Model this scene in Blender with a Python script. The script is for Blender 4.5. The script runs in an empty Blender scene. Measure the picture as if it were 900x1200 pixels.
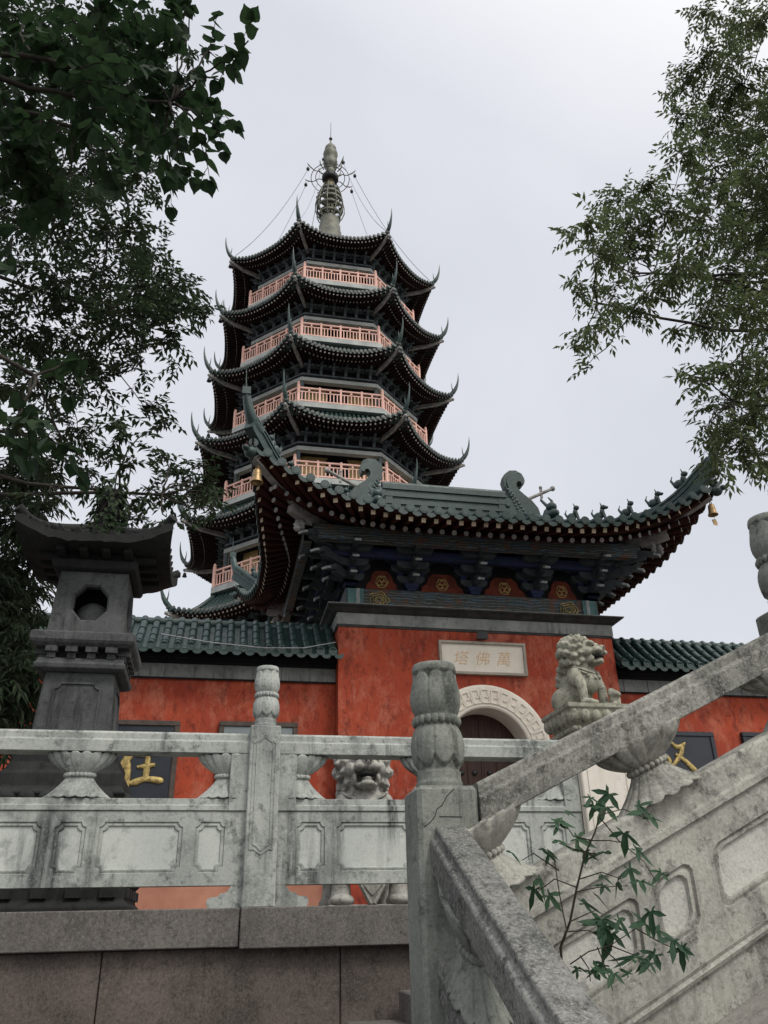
import bpy, bmesh, math, random
import numpy as np
from mathutils import Vector, Matrix
from mathutils.geometry import tessellate_polygon
random.seed(7); rng = np.random.default_rng(7)
SC = bpy.context.scene; COL = SC.collection
PI = math.pi; R = math.radians
# ------------------------------------------------------------------ camera (eye at the origin, X right along the gate, Y away, Z up)
PITCH, ROLL, YAW, FPX = R(27.22), R(-1.385), R(11.9), 950.0
FW = Vector((math.sin(YAW)*math.cos(PITCH), math.cos(YAW)*math.cos(PITCH), math.sin(PITCH)))
_r0 = Vector((math.cos(YAW), -math.sin(YAW), 0)); _u0 = _r0.cross(FW)
RT = math.cos(ROLL)*_r0 + math.sin(ROLL)*_u0; UP = -math.sin(ROLL)*_r0 + math.cos(ROLL)*_u0
cam = bpy.data.cameras.new('camera'); cam.sensor_fit = 'HORIZONTAL'; cam.sensor_width = 36.0
cam.lens = 36.0*FPX/900.0; cam.clip_start = 0.05; cam.clip_end = 3000
co = bpy.data.objects.new('camera', cam); COL.objects.link(co); SC.camera = co
co.matrix_world = Matrix(((RT.x, UP.x, -FW.x, 0), (RT.y, UP.y, -FW.y, 0), (RT.z, UP.z, -FW.z, 0), (0, 0, 0, 1)))
def at(px, py, Y):
    d = FW + RT*((px-450)/FPX) - UP*((py-600)/FPX)
    return d*(Y/d.y)
# ------------------------------------------------------------------ mesh helpers
class MB:
    def __init__(s): s.v = []; s.f = []; s.m = []; s.s = []
    def add(s, vs, fs, m=0, sm=False):
        b = len(s.v); s.v.extend([tuple(v) for v in vs])
        for f in fs:
            s.f.append(tuple(b+i for i in f)); s.m.append(m); s.s.append(sm)
    def box(s, x0, x1, y0, y1, z0, z1, m=0, T=None):
        vs = [(x, y, z) for z in (z0, z1) for y in (y0, y1) for x in (x0, x1)]
        if T: vs = [T(*v) for v in vs]
        s.add(vs, [(0, 2, 3, 1), (4, 5, 7, 6), (0, 1, 5, 4), (2, 6, 7, 3), (0, 4, 6, 2), (1, 3, 7, 5)], m)
    def bar(s, a, b, w, h, m=0, up=(0, 0, 1), w2=None, h2=None):
        a = Vector(a); b = Vector(b); d = (b-a).normalized(); u = Vector(up)
        r = d.cross(u)
        if r.length < 1e-6: r = d.cross(Vector((1, 0, 0)))
        r.normalize(); u = r.cross(d)
        w2 = w if w2 is None else w2; h2 = h if h2 is None else h2
        vs = []
        for p, ww, hh in ((a, w, h), (b, w2, h2)):
            for sx, sz in ((-1, -1), (1, -1), (1, 1), (-1, 1)): vs.append(p + r*sx*ww/2 + u*sz*hh/2)
        s.add(vs, [(0, 3, 2, 1), (4, 5, 6, 7), (0, 1, 5, 4), (1, 2, 6, 5), (2, 3, 7, 6), (3, 0, 4, 7)], m)
    def loft(s, loops, m=0, sm=False, closed=True, caps=True):
        n = len(loops[0]); vs = [v for l in loops for v in l]; fs = []
        for i in range(len(loops)-1):
            for j in range(n if closed else n-1):
                k = (j+1) % n; fs.append((i*n+j, i*n+k, (i+1)*n+k, (i+1)*n+j))
        s.add(vs, fs, m, sm)
        if caps and closed:
            s.add(loops[0], [tuple(range(n-1, -1, -1))], m); s.add(loops[-1], [tuple(range(n))], m)
    def tube(s, pts, rads, n=6, m=0, sm=True, caps=True, up=(0, 0, 1)):
        pts = [Vector(p) for p in pts]
        if not hasattr(rads, '__len__'): rads = [rads]*len(pts)
        loops = []
        for i, p in enumerate(pts):
            d = (pts[min(i+1, len(pts)-1)] - pts[max(i-1, 0)])
            if d.length < 1e-9: d = Vector((0, 0, 1))
            d.normalize(); r = d.cross(Vector(up))
            if r.length < 1e-3: r = d.cross(Vector((1, 0, 0.01)))
            r.normalize(); u = r.cross(d)
            loops.append([p + (r*math.cos(2*PI*k/n) + u*math.sin(2*PI*k/n))*rads[i] for k in range(n)])
        s.loft(loops, m, sm, True, caps)
    def lathe(s, prof, c=(0, 0, 0), n=32, m=0, sm=True, mod=None, sx=1, sy=1, caps=True):
        loops = []
        for i, (r, z) in enumerate(prof):
            l = []
            for k in range(n):
                a = 2*PI*k/n; rr, zz = (r, z) if mod is None else mod(r, z, a, i)
                l.append((c[0]+rr*math.cos(a)*sx, c[1]+rr*math.sin(a)*sy, c[2]+zz))
            loops.append(l)
        s.loft(loops, m, sm, True, caps)
    def ell(s, c, r, n=12, k=8, m=0, Rm=None):
        c = Vector(c); loops = []
        if not hasattr(r, '__len__'): r = (r, r, r)
        vs = []; fs = []
        for i in range(1, k):
            t = PI*i/k
            for j in range(n):
                a = 2*PI*j/n; p = Vector((r[0]*math.sin(t)*math.cos(a), r[1]*math.sin(t)*math.sin(a), -r[2]*math.cos(t)))
                vs.append(c + (Rm @ p if Rm else p))
        for i in range(k-2):
            for j in range(n):
                q = (j+1) % n; fs.append((i*n+j, i*n+q, (i+1)*n+q, (i+1)*n+j))
        b = Vector((0, 0, -r[2])); t = Vector((0, 0, r[2]))
        vs.append(c + (Rm @ b if Rm else b)); vs.append(c + (Rm @ t if Rm else t)); nb = len(vs)-2
        for j in range(n):
            q = (j+1) % n; fs.append((nb, q, j)); fs.append((nb+1, (k-2)*n+j, (k-2)*n+q))
        s.add(vs, fs, m, True)
    def poly(s, pts2, T, d0, d1, m=0):      # extruded polygon: T(u, w, d) -> 3D
        a = [T(u, w, d0) for u, w in pts2]; b = [T(u, w, d1) for u, w in pts2]; n = len(pts2)
        tr = tessellate_polygon([[Vector((u, w, 0)) for u, w in pts2]])
        s.add(a+b, [(j, (j+1) % n, n+(j+1) % n, n+j) for j in range(n)], m)
        s.add(b, [tuple(t) for t in tr], m); s.add(a, [tuple(reversed(t)) for t in tr], m)
    def build(s, name, mats, parent=None, bevel=0.0, fix=True, props=None, segs=1, weld=False):
        me = bpy.data.meshes.new(name)
        o = bpy.data.objects.new(name, me); COL.objects.link(o)
        base = Vector((0, 0, 0))
        if parent is not None:
            o.parent = parent; q = parent
            while q is not None: base += q.location; q = q.parent
        elif props and 'base' in props:
            base = Vector(props.pop('base')); o.location = base
        me.from_pydata([(v[0]-base.x, v[1]-base.y, v[2]-base.z) for v in s.v], [], s.f)
        me.polygons.foreach_set('material_index', s.m); me.polygons.foreach_set('use_smooth', s.s)
        if not isinstance(mats, (list, tuple)): mats = [mats]
        for mt in mats: me.materials.append(mt)
        if fix or bevel:
            bm = bmesh.new(); bm.from_mesh(me)
            if weld: bmesh.ops.remove_doubles(bm, verts=bm.verts, dist=1e-5)
            if fix: bmesh.ops.recalc_face_normals(bm, faces=bm.faces)
            if bevel:
                es = [e for e in bm.edges if len(e.link_faces) == 2 and not e.smooth or (len(e.link_faces) == 2 and e.calc_face_angle(0) > R(35))]
                bmesh.ops.bevel(bm, geom=es, offset=bevel, segments=segs, affect='EDGES', profile=0.5, clamp_overlap=True)
            bm.to_mesh(me); bm.free()
        me.update()
        if props:
            for k, v in props.items(): o[k] = v
        return o
def thing(name, label, cat, loc=(0, 0, 0), group=None):
    o = bpy.data.objects.new(name, None); COL.objects.link(o); o.location = loc; o.empty_display_size = 0.2
    o['label'] = label; o['category'] = cat
    if group: o['group'] = group
    return o
def P(label, cat, group=None, kind=None, base=None):
    d = {'label': label, 'category': cat}
    if group: d['group'] = group
    if kind: d['kind'] = kind
    if base is not None: d['base'] = base
    return d
# ------------------------------------------------------------------ materials
def new_mat(name):
    m = bpy.data.materials.new(name); m.use_nodes = True; nt = m.node_tree
    b = nt.nodes['Principled BSDF']; return m, nt, b
def nd(nt, typ, **kw):
    n = nt.nodes.new(typ)
    for k, v in kw.items(): setattr(n, k, v)
    return n
def coords(nt, sc=(1, 1, 1), obj=False):
    if obj:
        t = nd(nt, 'ShaderNodeTexCoord'); src = t.outputs['Object']
    else:
        g = nd(nt, 'ShaderNodeNewGeometry'); src = g.outputs['Position']
    mp = nd(nt, 'ShaderNodeMapping'); mp.inputs['Scale'].default_value = sc
    nt.links.new(src, mp.inputs['Vector']); return mp.outputs['Vector']
def noise(nt, sc, scale=1.0, detail=6, rough=0.6, obj=False, dist=0.0):
    n = nd(nt, 'ShaderNodeTexNoise'); n.inputs['Scale'].default_value = scale; n.inputs['Detail'].default_value = detail
    n.inputs['Roughness'].default_value = rough; n.inputs['Distortion'].default_value = dist
    nt.links.new(coords(nt, sc, obj), n.inputs['Vector']); return n.outputs['Fac']
def ramp(nt, fac, lo, hi, inv=False):
    r = nd(nt, 'ShaderNodeMapRange'); r.inputs['From Min'].default_value = lo; r.inputs['From Max'].default_value = hi
    r.inputs['To Min'].default_value = 1.0 if inv else 0.0; r.inputs['To Max'].default_value = 0.0 if inv else 1.0
    nt.links.new(fac, r.inputs['Value']); return r.outputs['Result']
def mix(nt, fac, a, b):
    m = nd(nt, 'ShaderNodeMix', data_type='RGBA')
    for k, v in ((0, fac), (6, a), (7, b)):
        if hasattr(v, 'is_linked') or hasattr(v, 'links'): nt.links.new(v, m.inputs[k])
        elif k == 0: m.inputs[0].default_value = v
        else: m.inputs[k].default_value = (*v, 1)
    return m.outputs[2]
def mul(nt, a, k):
    m = nd(nt, 'ShaderNodeMath', operation='MULTIPLY'); nt.links.new(a, m.inputs[0])
    if hasattr(k, 'links'): nt.links.new(k, m.inputs[1])
    else: m.inputs[1].default_value = k
    return m.outputs[0]
def bump(nt, b, fac, strength, dist=0.01):
    n = nd(nt, 'ShaderNodeBump'); n.inputs['Strength'].default_value = strength; n.inputs['Distance'].default_value = dist
    nt.links.new(fac, n.inputs['Height']); nt.links.new(n.outputs['Normal'], b.inputs['Normal'])
def spec(b, rough, s=0.3):
    b.inputs['Roughness'].default_value = rough; b.inputs['Specular IOR Level'].default_value = s
def stone(name, base, alt, dirt, grime=0.45, streak=0.4, speck=0.25, s=1.0, bmp=0.35, bscale=90, bd=0.004):
    m, nt, b = new_mat(name); spec(b, 0.88, 0.2)
    c = mix(nt, ramp(nt, noise(nt, (s, s, s), 1.8, 6), 0.35, 0.68), base, alt)
    # broad weather stains, then mottled lichen with ragged edges
    c = mix(nt, mul(nt, ramp(nt, noise(nt, (s, s, s*.8), 2.6, 11, 0.74, dist=.3), 0.50, 0.66), grime), c, [x*1.6 for x in dirt])
    c = mix(nt, mul(nt, ramp(nt, noise(nt, (s, s, s), 9.0, 12, 0.78), 0.53, 0.63), grime*.9), c, dirt)
    # rain streaks
    c = mix(nt, mul(nt, mul(nt, ramp(nt, noise(nt, (11*s, 11*s, 0.8*s), 1.0, 7, 0.68), 0.50, 0.66), ramp(nt, noise(nt, (s, s, s), 1.3, 4), 0.42, 0.6)), streak*1.5), c, dirt)
    # grain
    c = mix(nt, mul(nt, ramp(nt, noise(nt, (s, s, s), 55, 8, 0.82), 0.46, 0.66), speck), c, dirt)
    c = mix(nt, mul(nt, ramp(nt, noise(nt, (s*1.1, s, s), 70, 6, 0.8), 0.52, 0.68), speck*0.8), c, [min(.8, x*1.45+0.02) for x in base])
    nt.links.new(c, b.inputs['Base Color'])
    bump(nt, b, noise(nt, (s, s, s), bscale*.6, 9, 0.78), bmp, bd); return m
def plain(name, col, rough=0.6, s=0.3, alt=None, scale=6.0, metal=0.0, bmp=0.0, lo=0.4, hi=0.65, sc=(1, 1, 1)):
    m, nt, b = new_mat(name); spec(b, rough, s); b.inputs['Metallic'].default_value = metal
    alt = alt or [x*0.6 for x in col]
    f = noise(nt, sc, scale, 6)
    nt.links.new(mix(nt, ramp(nt, f, lo, hi), col, alt), b.inputs['Base Color'])
    if bmp: bump(nt, b, noise(nt, sc, scale*6, 4), bmp, 0.01)
    return m
M = {}
M['marble'] = stone('weathered_marble', (0.43, 0.45, 0.42), (0.28, 0.30, 0.28), (0.045, 0.05, 0.048), 0.78, 0.75, 0.3)
M['marble_field'] = stone('clean_marble', (0.53, 0.55, 0.515), (0.42, 0.445, 0.42), (0.09, 0.10, 0.095), 0.55, 0.65, 0.18)
M['marble_green'] = stone('greenish_marble', (0.25, 0.262, 0.235), (0.145, 0.155, 0.138), (0.028, 0.032, 0.028), 0.7, 0.65, 0.45, 1.3, 0.6)
M['marble_dark'] = stone('blackened_marble', (0.235, 0.235, 0.22), (0.075, 0.078, 0.075), (0.012, 0.013, 0.012), 0.9, 0.2, 0.9, 1.5, 0.25, 150, 0.003)
M['rail_speck'] = stone('lichened_marble', (0.295, 0.29, 0.262), (0.15, 0.152, 0.138), (0.022, 0.023, 0.021), 0.85, 0.4, 0.75, 1.4, 0.45, 130, 0.004)
M['flight_field'] = stone('pale_marble', (0.52, 0.51, 0.47), (0.41, 0.405, 0.37), (0.09, 0.09, 0.08), 0.6, 0.15, 0.4, 1.5, 0.5)
M['flight'] = stone('grey_marble', (0.42, 0.41, 0.365), (0.26, 0.258, 0.23), (0.036, 0.037, 0.033), 0.85, 0.3, 0.45, 1.3, 0.5)
M['granite'] = stone('grey_granite', (0.165, 0.152, 0.14), (0.11, 0.10, 0.094), (0.035, 0.032, 0.03), 0.5, 0.25, 0.85, 1.0, 0.7, 160, 0.004)
M['granite_dark'] = stone('brown_granite', (0.145, 0.12, 0.106), (0.075, 0.064, 0.058), (0.022, 0.02, 0.019), 0.55, 0.45, 0.7, 1.0, 0.6, 160, 0.004)
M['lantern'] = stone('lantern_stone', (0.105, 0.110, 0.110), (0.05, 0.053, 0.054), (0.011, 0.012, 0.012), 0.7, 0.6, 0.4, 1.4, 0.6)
M['lantern_dark'] = stone('dark_stone', (0.032, 0.033, 0.033), (0.018, 0.019, 0.019), (0.007, 0.007, 0.007), 0.6, 0.4, 0.4, 1.4, 0.6)  # near-black stone tone for the lantern's base, trim and roof
M['lion'] = stone('lion_stone', (0.42, 0.41, 0.335), (0.27, 0.265, 0.21), (0.045, 0.044, 0.034), 0.85, 0.4, 0.4, 4.0, 0.8)
M['lion_white'] = stone('pale_lion_stone', (0.45, 0.44, 0.405), (0.30, 0.295, 0.265), (0.055, 0.053, 0.046), 0.8, 0.4, 0.3, 3.0, 0.7)
M['white_marble'] = stone('white_marble', (0.72, 0.68, 0.61), (0.62, 0.58, 0.51), (0.25, 0.22, 0.18), 0.25, 0.25, 0.08)
M['band'] = stone('grey_band_stone', (0.28, 0.29, 0.275), (0.19, 0.20, 0.19), (0.05, 0.052, 0.05), 0.5, 0.6, 0.2, 1.0, 0.3)
M['lintel'] = plain('pale_concrete', (0.42, 0.44, 0.42), 0.8, 0.2, (0.30, 0.32, 0.31), 1.5)
M['pink'] = plain('pink_paint', (0.77, 0.475, 0.395), 0.6, 0.3, (0.62, 0.36, 0.30), 1.6)
M['ochre'] = plain('ochre_plaster', (0.55, 0.41, 0.19), 0.9, 0.2, (0.30, 0.21, 0.09), 0.8)
M['tower_tile'] = plain('dark_green_tile', (0.020, 0.045, 0.042), 0.35, 0.5, (0.035, 0.065, 0.058), 2.0)
M['tower_wood'] = plain('dark_red_timber', (0.036, 0.018, 0.016), 0.85, 0.15, (0.018, 0.012, 0.011), 2.0)
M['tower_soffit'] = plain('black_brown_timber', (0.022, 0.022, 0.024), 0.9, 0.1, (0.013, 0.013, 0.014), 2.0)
M['tower_blue'] = plain('slate_blue_timber', (0.12, 0.145, 0.155), 0.8, 0.2, (0.065, 0.08, 0.088), 2.0)
M['rafter_end'] = plain('pale_rafter_paint', (0.44, 0.41, 0.37), 0.7, 0.2, (0.28, 0.26, 0.23), 5.0)
M['rafter_end_gold'] = plain('cream_rafter_paint', (0.54, 0.44, 0.31), 0.7, 0.2, (0.24, 0.19, 0.14), 3.0)
M['beam_grey'] = plain('grey_beam_paint', (0.34, 0.33, 0.31), 0.8, 0.2, (0.16, 0.155, 0.15), 4.0)
M['bronze'] = plain('bronze', (0.20, 0.16, 0.085), 0.5, 0.5, (0.11, 0.10, 0.065), 2.5, 0.6)
M['bell'] = plain('brass', (0.42, 0.28, 0.13), 0.45, 0.5, (0.22, 0.15, 0.08), 8, 0.6)
M['bell_dark'] = plain('black_iron', (0.02, 0.02, 0.022), 0.6, 0.4)
M['spire'] = plain('gilded_bronze', (0.15, 0.15, 0.115), 0.6, 0.5, (0.08, 0.085, 0.075), 2.2, 0.35)
M['steel'] = plain('pale_wire', (0.30, 0.31, 0.33), 0.5, 0.4)
M['gold'] = plain('gold_leaf', (0.50, 0.38, 0.14), 0.5, 0.4, (0.24, 0.17, 0.07), 16, 0.35, 0.5)
M['orange'] = plain('gold_lettering', (0.70, 0.44, 0.22), 0.6, 0.3, (0.66, 0.50, 0.32), 10)
M['navy'] = plain('navy_board', (0.016, 0.021, 0.030), 0.45, 0.4, (0.024, 0.030, 0.040), 2.0)
M['sky_sheen_board'] = plain('board_painted_sky_sheen', (0.20, 0.235, 0.245), 0.4, 0.4, (0.165, 0.195, 0.205), 2.0)  # sky reflection on a dark board, painted into the base colour
M['frame'] = plain('brown_frame', (0.085, 0.065, 0.055), 0.6, 0.3)
M['door'] = plain('dark_door_timber', (0.035, 0.016, 0.013), 0.6, 0.3, (0.06, 0.028, 0.022), 3.0, sc=(6, 6, 0.7))
M['iron'] = plain('iron', (0.018, 0.018, 0.02), 0.5, 0.5)
M['bark'] = plain('bark', (0.05, 0.045, 0.038), 0.95, 0.1, (0.025, 0.022, 0.02), 8.0, bmp=0.6)
M['bracket'] = plain('bracket_paint', (0.060, 0.074, 0.080), 0.7, 0.3, (0.030, 0.038, 0.044), 3.0)
M['bracket_blue'] = plain('bracket_blue_paint', (0.022, 0.032, 0.085), 0.7, 0.3, (0.016, 0.022, 0.045), 4.0)
M['bracket_edge'] = plain('bracket_pale_paint', (0.36, 0.37, 0.37), 0.7, 0.3, (0.20, 0.21, 0.215), 5.0)
M['panel_red'] = plain('vermilion_panel', (0.16, 0.035, 0.02), 0.8, 0.2, (0.08, 0.02, 0.014), 5.0)
M['teal'] = plain('teal_paint', (0.10, 0.20, 0.20), 0.7, 0.3, (0.06, 0.12, 0.125), 5.0)
def tile_mat():
    m, nt, b = new_mat('green_glazed_tile'); spec(b, 0.3, 0.5)
    c = mix(nt, ramp(nt, noise(nt, (1, 1, 1), 3.0, 6), 0.35, 0.7), (0.014, 0.034, 0.031), (0.027, 0.057, 0.053))
    c = mix(nt, mul(nt, ramp(nt, noise(nt, (1, 1, 1), 14, 6, 0.7), 0.55, 0.7), 0.45), c, (0.08, 0.10, 0.095))
    c = mix(nt, mul(nt, ramp(nt, noise(nt, (1, 1, 1), 5, 8, 0.7), 0.55, 0.72), 0.6), c, (0.015, 0.022, 0.02))
    nt.links.new(c, b.inputs['Base Color'])
    r = ramp(nt, noise(nt, (1, 1, 1), 9, 4), 0.3, 0.8); rr = nd(nt, 'ShaderNodeMapRange'); nt.links.new(r, rr.inputs['Value'])
    rr.inputs['To Min'].default_value = 0.34; rr.inputs['To Max'].default_value = 0.65; nt.links.new(rr.outputs[0], b.inputs['Roughness'])
    bump(nt, b, noise(nt, (1, 1, 1), 40, 4), 0.25, 0.01); return m
M['tile'] = tile_mat()
def red_plaster():
    m, nt, b = new_mat('red_plaster'); spec(b, 0.85, 0.2)
    c = mix(nt, ramp(nt, noise(nt, (1, 1, 1), 0.9, 5), 0.35, 0.65), (0.39, 0.068, 0.031), (0.29, 0.049, 0.028))
    # chalky faded patches, pulled downwards
    c = mix(nt, mul(nt, ramp(nt, noise(nt, (1.3, 1.3, 0.8), 2.0, 11, 0.76), 0.49, 0.62), 0.6), c, (0.46, 0.165, 0.105))
    # dark rain stains
    c = mix(nt, mul(nt, ramp(nt, noise(nt, (2.6, 2.6, 1.2), 1.5, 12, 0.8), 0.51, 0.61), 0.78), c, (0.15, 0.032, 0.022))
    c = mix(nt, mul(nt, ramp(nt, noise(nt, (1, 1, 0.7), 5.0, 12, 0.82), 0.55, 0.62), 0.75), c, (0.10, 0.022, 0.017))
    c = mix(nt, mul(nt, ramp(nt, noise(nt, (5, 5, 1.6), 1.0, 11, 0.78), 0.55, 0.66), 0.5), c, (0.46, 0.20, 0.15))
    c = mix(nt, mul(nt, mul(nt, ramp(nt, noise(nt, (9, 9, 0.9), 1.0, 9, 0.75), 0.55, 0.66), ramp(nt, noise(nt, (1, 1, 0.5), 0.8, 3), 0.45, 0.6)), 0.6), c, (0.10, 0.022, 0.017))
    nt.links.new(c, b.inputs['Base Color'])
    bump(nt, b, noise(nt, (1, 1, 1), 14, 8, 0.75), 0.25, 0.02); return m
M['red'] = red_plaster()
def painted():
    m, nt, b = new_mat('painted_frieze'); spec(b, 0.7, 0.3)
    f = noise(nt, (1.6, 1, 3.0), 1.5, 2, 0.5, dist=1.5)
    c = mix(nt, ramp(nt, f, 0.42, 0.50), (0.045, 0.075, 0.10), (0.05, 0.055, 0.05))
    w = nd(nt, 'ShaderNodeTexWave', wave_type='RINGS'); w.inputs['Scale'].default_value = 3.2; w.inputs['Distortion'].default_value = 6; w.inputs['Detail'].default_value = 2
    nt.links.new(coords(nt, (1.2, 1, 2.2)), w.inputs['Vector'])
    c = mix(nt, mul(nt, ramp(nt, w.outputs['Fac'], 0.75, 0.95), 0.6), c, (0.20, 0.21, 0.19))
    c = mix(nt, mul(nt, ramp(nt, noise(nt, (1, 1, 1), 3.1, 2), 0.58, 0.64), 0.55), c, (0.16, 0.055, 0.02))
    c = mix(nt, mul(nt, ramp(nt, noise(nt, (1, 1, 1), 12, 5), 0.5, 0.7), 0.5), c, (0.03, 0.032, 0.035))
    nt.links.new(c, b.inputs['Base Color']); return m
M['frieze'] = painted()
def leaf_mat(name, a, bcol, tr=0.25):
    m, nt, b = new_mat(name); spec(b, 0.55, 0.18)
    oi = noise(nt, (1, 1, 1), 2.5, 3); oi2 = noise(nt, (1, 1, 1), 30, 2)
    c = mix(nt, ramp(nt, oi, 0.35, 0.65), a, bcol); c = mix(nt, mul(nt, ramp(nt, oi2, 0.4, 0.7), 0.5), c, [x*1.5 for x in bcol])
    nt.links.new(c, b.inputs['Base Color'])
    t = nd(nt, 'ShaderNodeBsdfTranslucent'); nt.links.new(c, t.inputs['Color'])
    mx = nd(nt, 'ShaderNodeMixShader'); mx.inputs[0].default_value = tr
    nt.links.new(b.outputs[0], mx.inputs[1]); nt.links.new(t.outputs[0], mx.inputs[2])
    nt.links.new(mx.outputs[0], nt.nodes['Material Output'].inputs['Surface']); return m
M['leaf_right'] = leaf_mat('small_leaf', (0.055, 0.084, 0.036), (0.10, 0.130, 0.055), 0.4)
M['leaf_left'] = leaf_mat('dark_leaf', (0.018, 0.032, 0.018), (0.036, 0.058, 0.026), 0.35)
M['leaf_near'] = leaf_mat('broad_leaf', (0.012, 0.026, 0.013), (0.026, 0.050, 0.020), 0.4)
M['leaf_dense'] = leaf_mat('bamboo_leaf', (0.022, 0.036, 0.020), (0.040, 0.062, 0.032))
M['leaf_plant'] = leaf_mat('sapling_leaf', (0.022, 0.052, 0.030), (0.040, 0.082, 0.042), 0.3)
M['stem'] = plain('dark_stem', (0.035, 0.028, 0.02), 0.8, 0.2)
M['tower_cap'] = plain('weathered_tile_end', (0.13, 0.135, 0.125), 0.6, 0.3, (0.06, 0.07, 0.065), 3.0)
M['plaque'] = stone('cream_marble', (0.80, 0.74, 0.65), (0.72, 0.66, 0.57), (0.40, 0.34, 0.27), 0.15, 0.15, 0.05)
M['ledge'] = stone('warm_grey_stone', (0.27, 0.255, 0.23), (0.20, 0.19, 0.17), (0.08, 0.075, 0.07), 0.5, 0.1, 0.5)
M['plinth'] = plain('faded_salmon_plaster', (0.46, 0.22, 0.15), 0.9, 0.2, (0.36, 0.16, 0.11), 1.5)
# ------------------------------------------------------------------ daylight: bright overcast, sun veiled behind the camera's right shoulder
SUN_EL, SUN_AZ = R(52), R(150)          # azimuth clockwise from +Y (behind, to the right)
sun_dir = Vector((math.sin(SUN_AZ)*math.cos(SUN_EL), math.cos(SUN_AZ)*math.cos(SUN_EL), math.sin(SUN_EL)))
W = bpy.data.worlds.new('World'); SC.world = W; W.use_nodes = True
nt = W.node_tree; bg = nt.nodes['Background']
sky = nd(nt, 'ShaderNodeTexSky', sky_type='NISHITA'); sky.sun_disc = False; sky.sun_elevation = SUN_EL; sky.sun_rotation = SUN_AZ
sky.air_density = 1.2; sky.dust_density = 4.0
tc = nd(nt, 'ShaderNodeTexCoord')
dot = nd(nt, 'ShaderNodeVectorMath', operation='DOT_PRODUCT'); nt.links.new(tc.outputs['Generated'], dot.inputs[0]); dot.inputs[1].default_value = sun_dir
glow = ramp(nt, dot.outputs['Value'], 0.40, 1.0)
nz = nd(nt, 'ShaderNodeTexNoise'); nz.inputs['Scale'].default_value = 2.2; nz.inputs['Detail'].default_value = 7; nz.inputs['Distortion'].default_value = 0.4
nt.links.new(tc.outputs['Generated'], nz.inputs['Vector'])
cl = mix(nt, ramp(nt, nz.outputs['Fac'], 0.3, 0.7), (5.85, 6.03, 6.60), (6.85, 7.0, 7.42))     # cloud veil, in the sky's own units
cl = mix(nt, glow, cl, (15.5, 15.2, 14.5))
tot = mix(nt, 0.90, sky.outputs['Color'], cl)
nt.links.new(tot, bg.inputs['Color']); bg.inputs['Strength'].default_value = 0.105
sl = bpy.data.lights.new('sun', 'SUN'); sl.energy = 1.5; sl.angle = R(14); sl.color = (1.0, 0.96, 0.90)
so = bpy.data.objects.new('sun', sl); COL.objects.link(so); so.location = (6, -10, 20)
so.rotation_euler = (-sun_dir).to_track_quat('-Z', 'Y').to_euler()
SC.view_settings.view_transform = 'Standard'; SC.view_settings.look = 'None'; SC.view_settings.gamma = 1.0; SC.view_settings.exposure = 0.2
SC.cycles.max_bounces = 6; SC.cycles.diffuse_bounces = 3; SC.cycles.glossy_bounces = 2; SC.cycles.transparent_max_bounces = 4
SC.cycles.caustics_reflective = False; SC.cycles.caustics_refractive = False
# ------------------------------------------------------------------ the ground
GZ = -2.6
g = MB(); g.add([(-400, -300, GZ), (400, -300, GZ), (400, 700, GZ), (-400, 700, GZ)], [(0, 1, 2, 3)])
M['ground'] = stone('paving', (0.20, 0.19, 0.18), (0.15, 0.145, 0.14), (0.05, 0.05, 0.048), 0.5, 0.0, 0.4)
g.build('ground', M['ground'], fix=False, props={'kind': 'structure'})
TZ = 0.13                                   # the upper terrace
g = MB(); g.box(-60, 60, 5.75, 120, TZ-0.3, TZ); g.build('terrace', M['ground'], props={'kind': 'structure'})
# ------------------------------------------------------------------ stone balustrades
def notch(u0, u1, w0, w1, c, k=5):
    pts = []
    for (cx, cy, a0) in ((u0, w0, 90), (u1, w0, 180), (u1, w1, 270), (u0, w1, 0)):
        for i in range(k):
            a = R(a0 - 90*i/(k-1)); pts.append((cx + c*math.cos(a), cy + c*math.sin(a)))
    # order: each corner arc runs along the outline counter-clockwise
    out = []
    for q in range(4):
        arc = pts[q*k:(q+1)*k]
        cx, cy = ((u0, w0), (u1, w0), (u1, w1), (u0, w1))[q]
        arc.sort(key=lambda p: math.atan2(p[1]-(w0+w1)/2, p[0]-(u0+u1)/2) if q != 0 else math.atan2(p[1]-(w0+w1)/2, p[0]-(u0+u1)/2))
        out += arc
    return out
def chamf(u0, u1, w0, w1, c):
    e = c*.75
    return [(u0, w0+e), (u0+c*.28, w0+c*.3), (u0+e, w0), (u1-e, w0), (u1-c*.28, w0+c*.3), (u1, w0+e), (u1, w1-e), (u1-c*.28, w1-c*.3), (u1-e, w1), (u0+e, w1), (u0+c*.28, w1-c*.3), (u0, w1-e)]
def inset(u0, u1, w0, w1, c, d, shape=None): return (shape or notch)(u0+d, u1-d, w0+d, w1-d, c)
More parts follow.
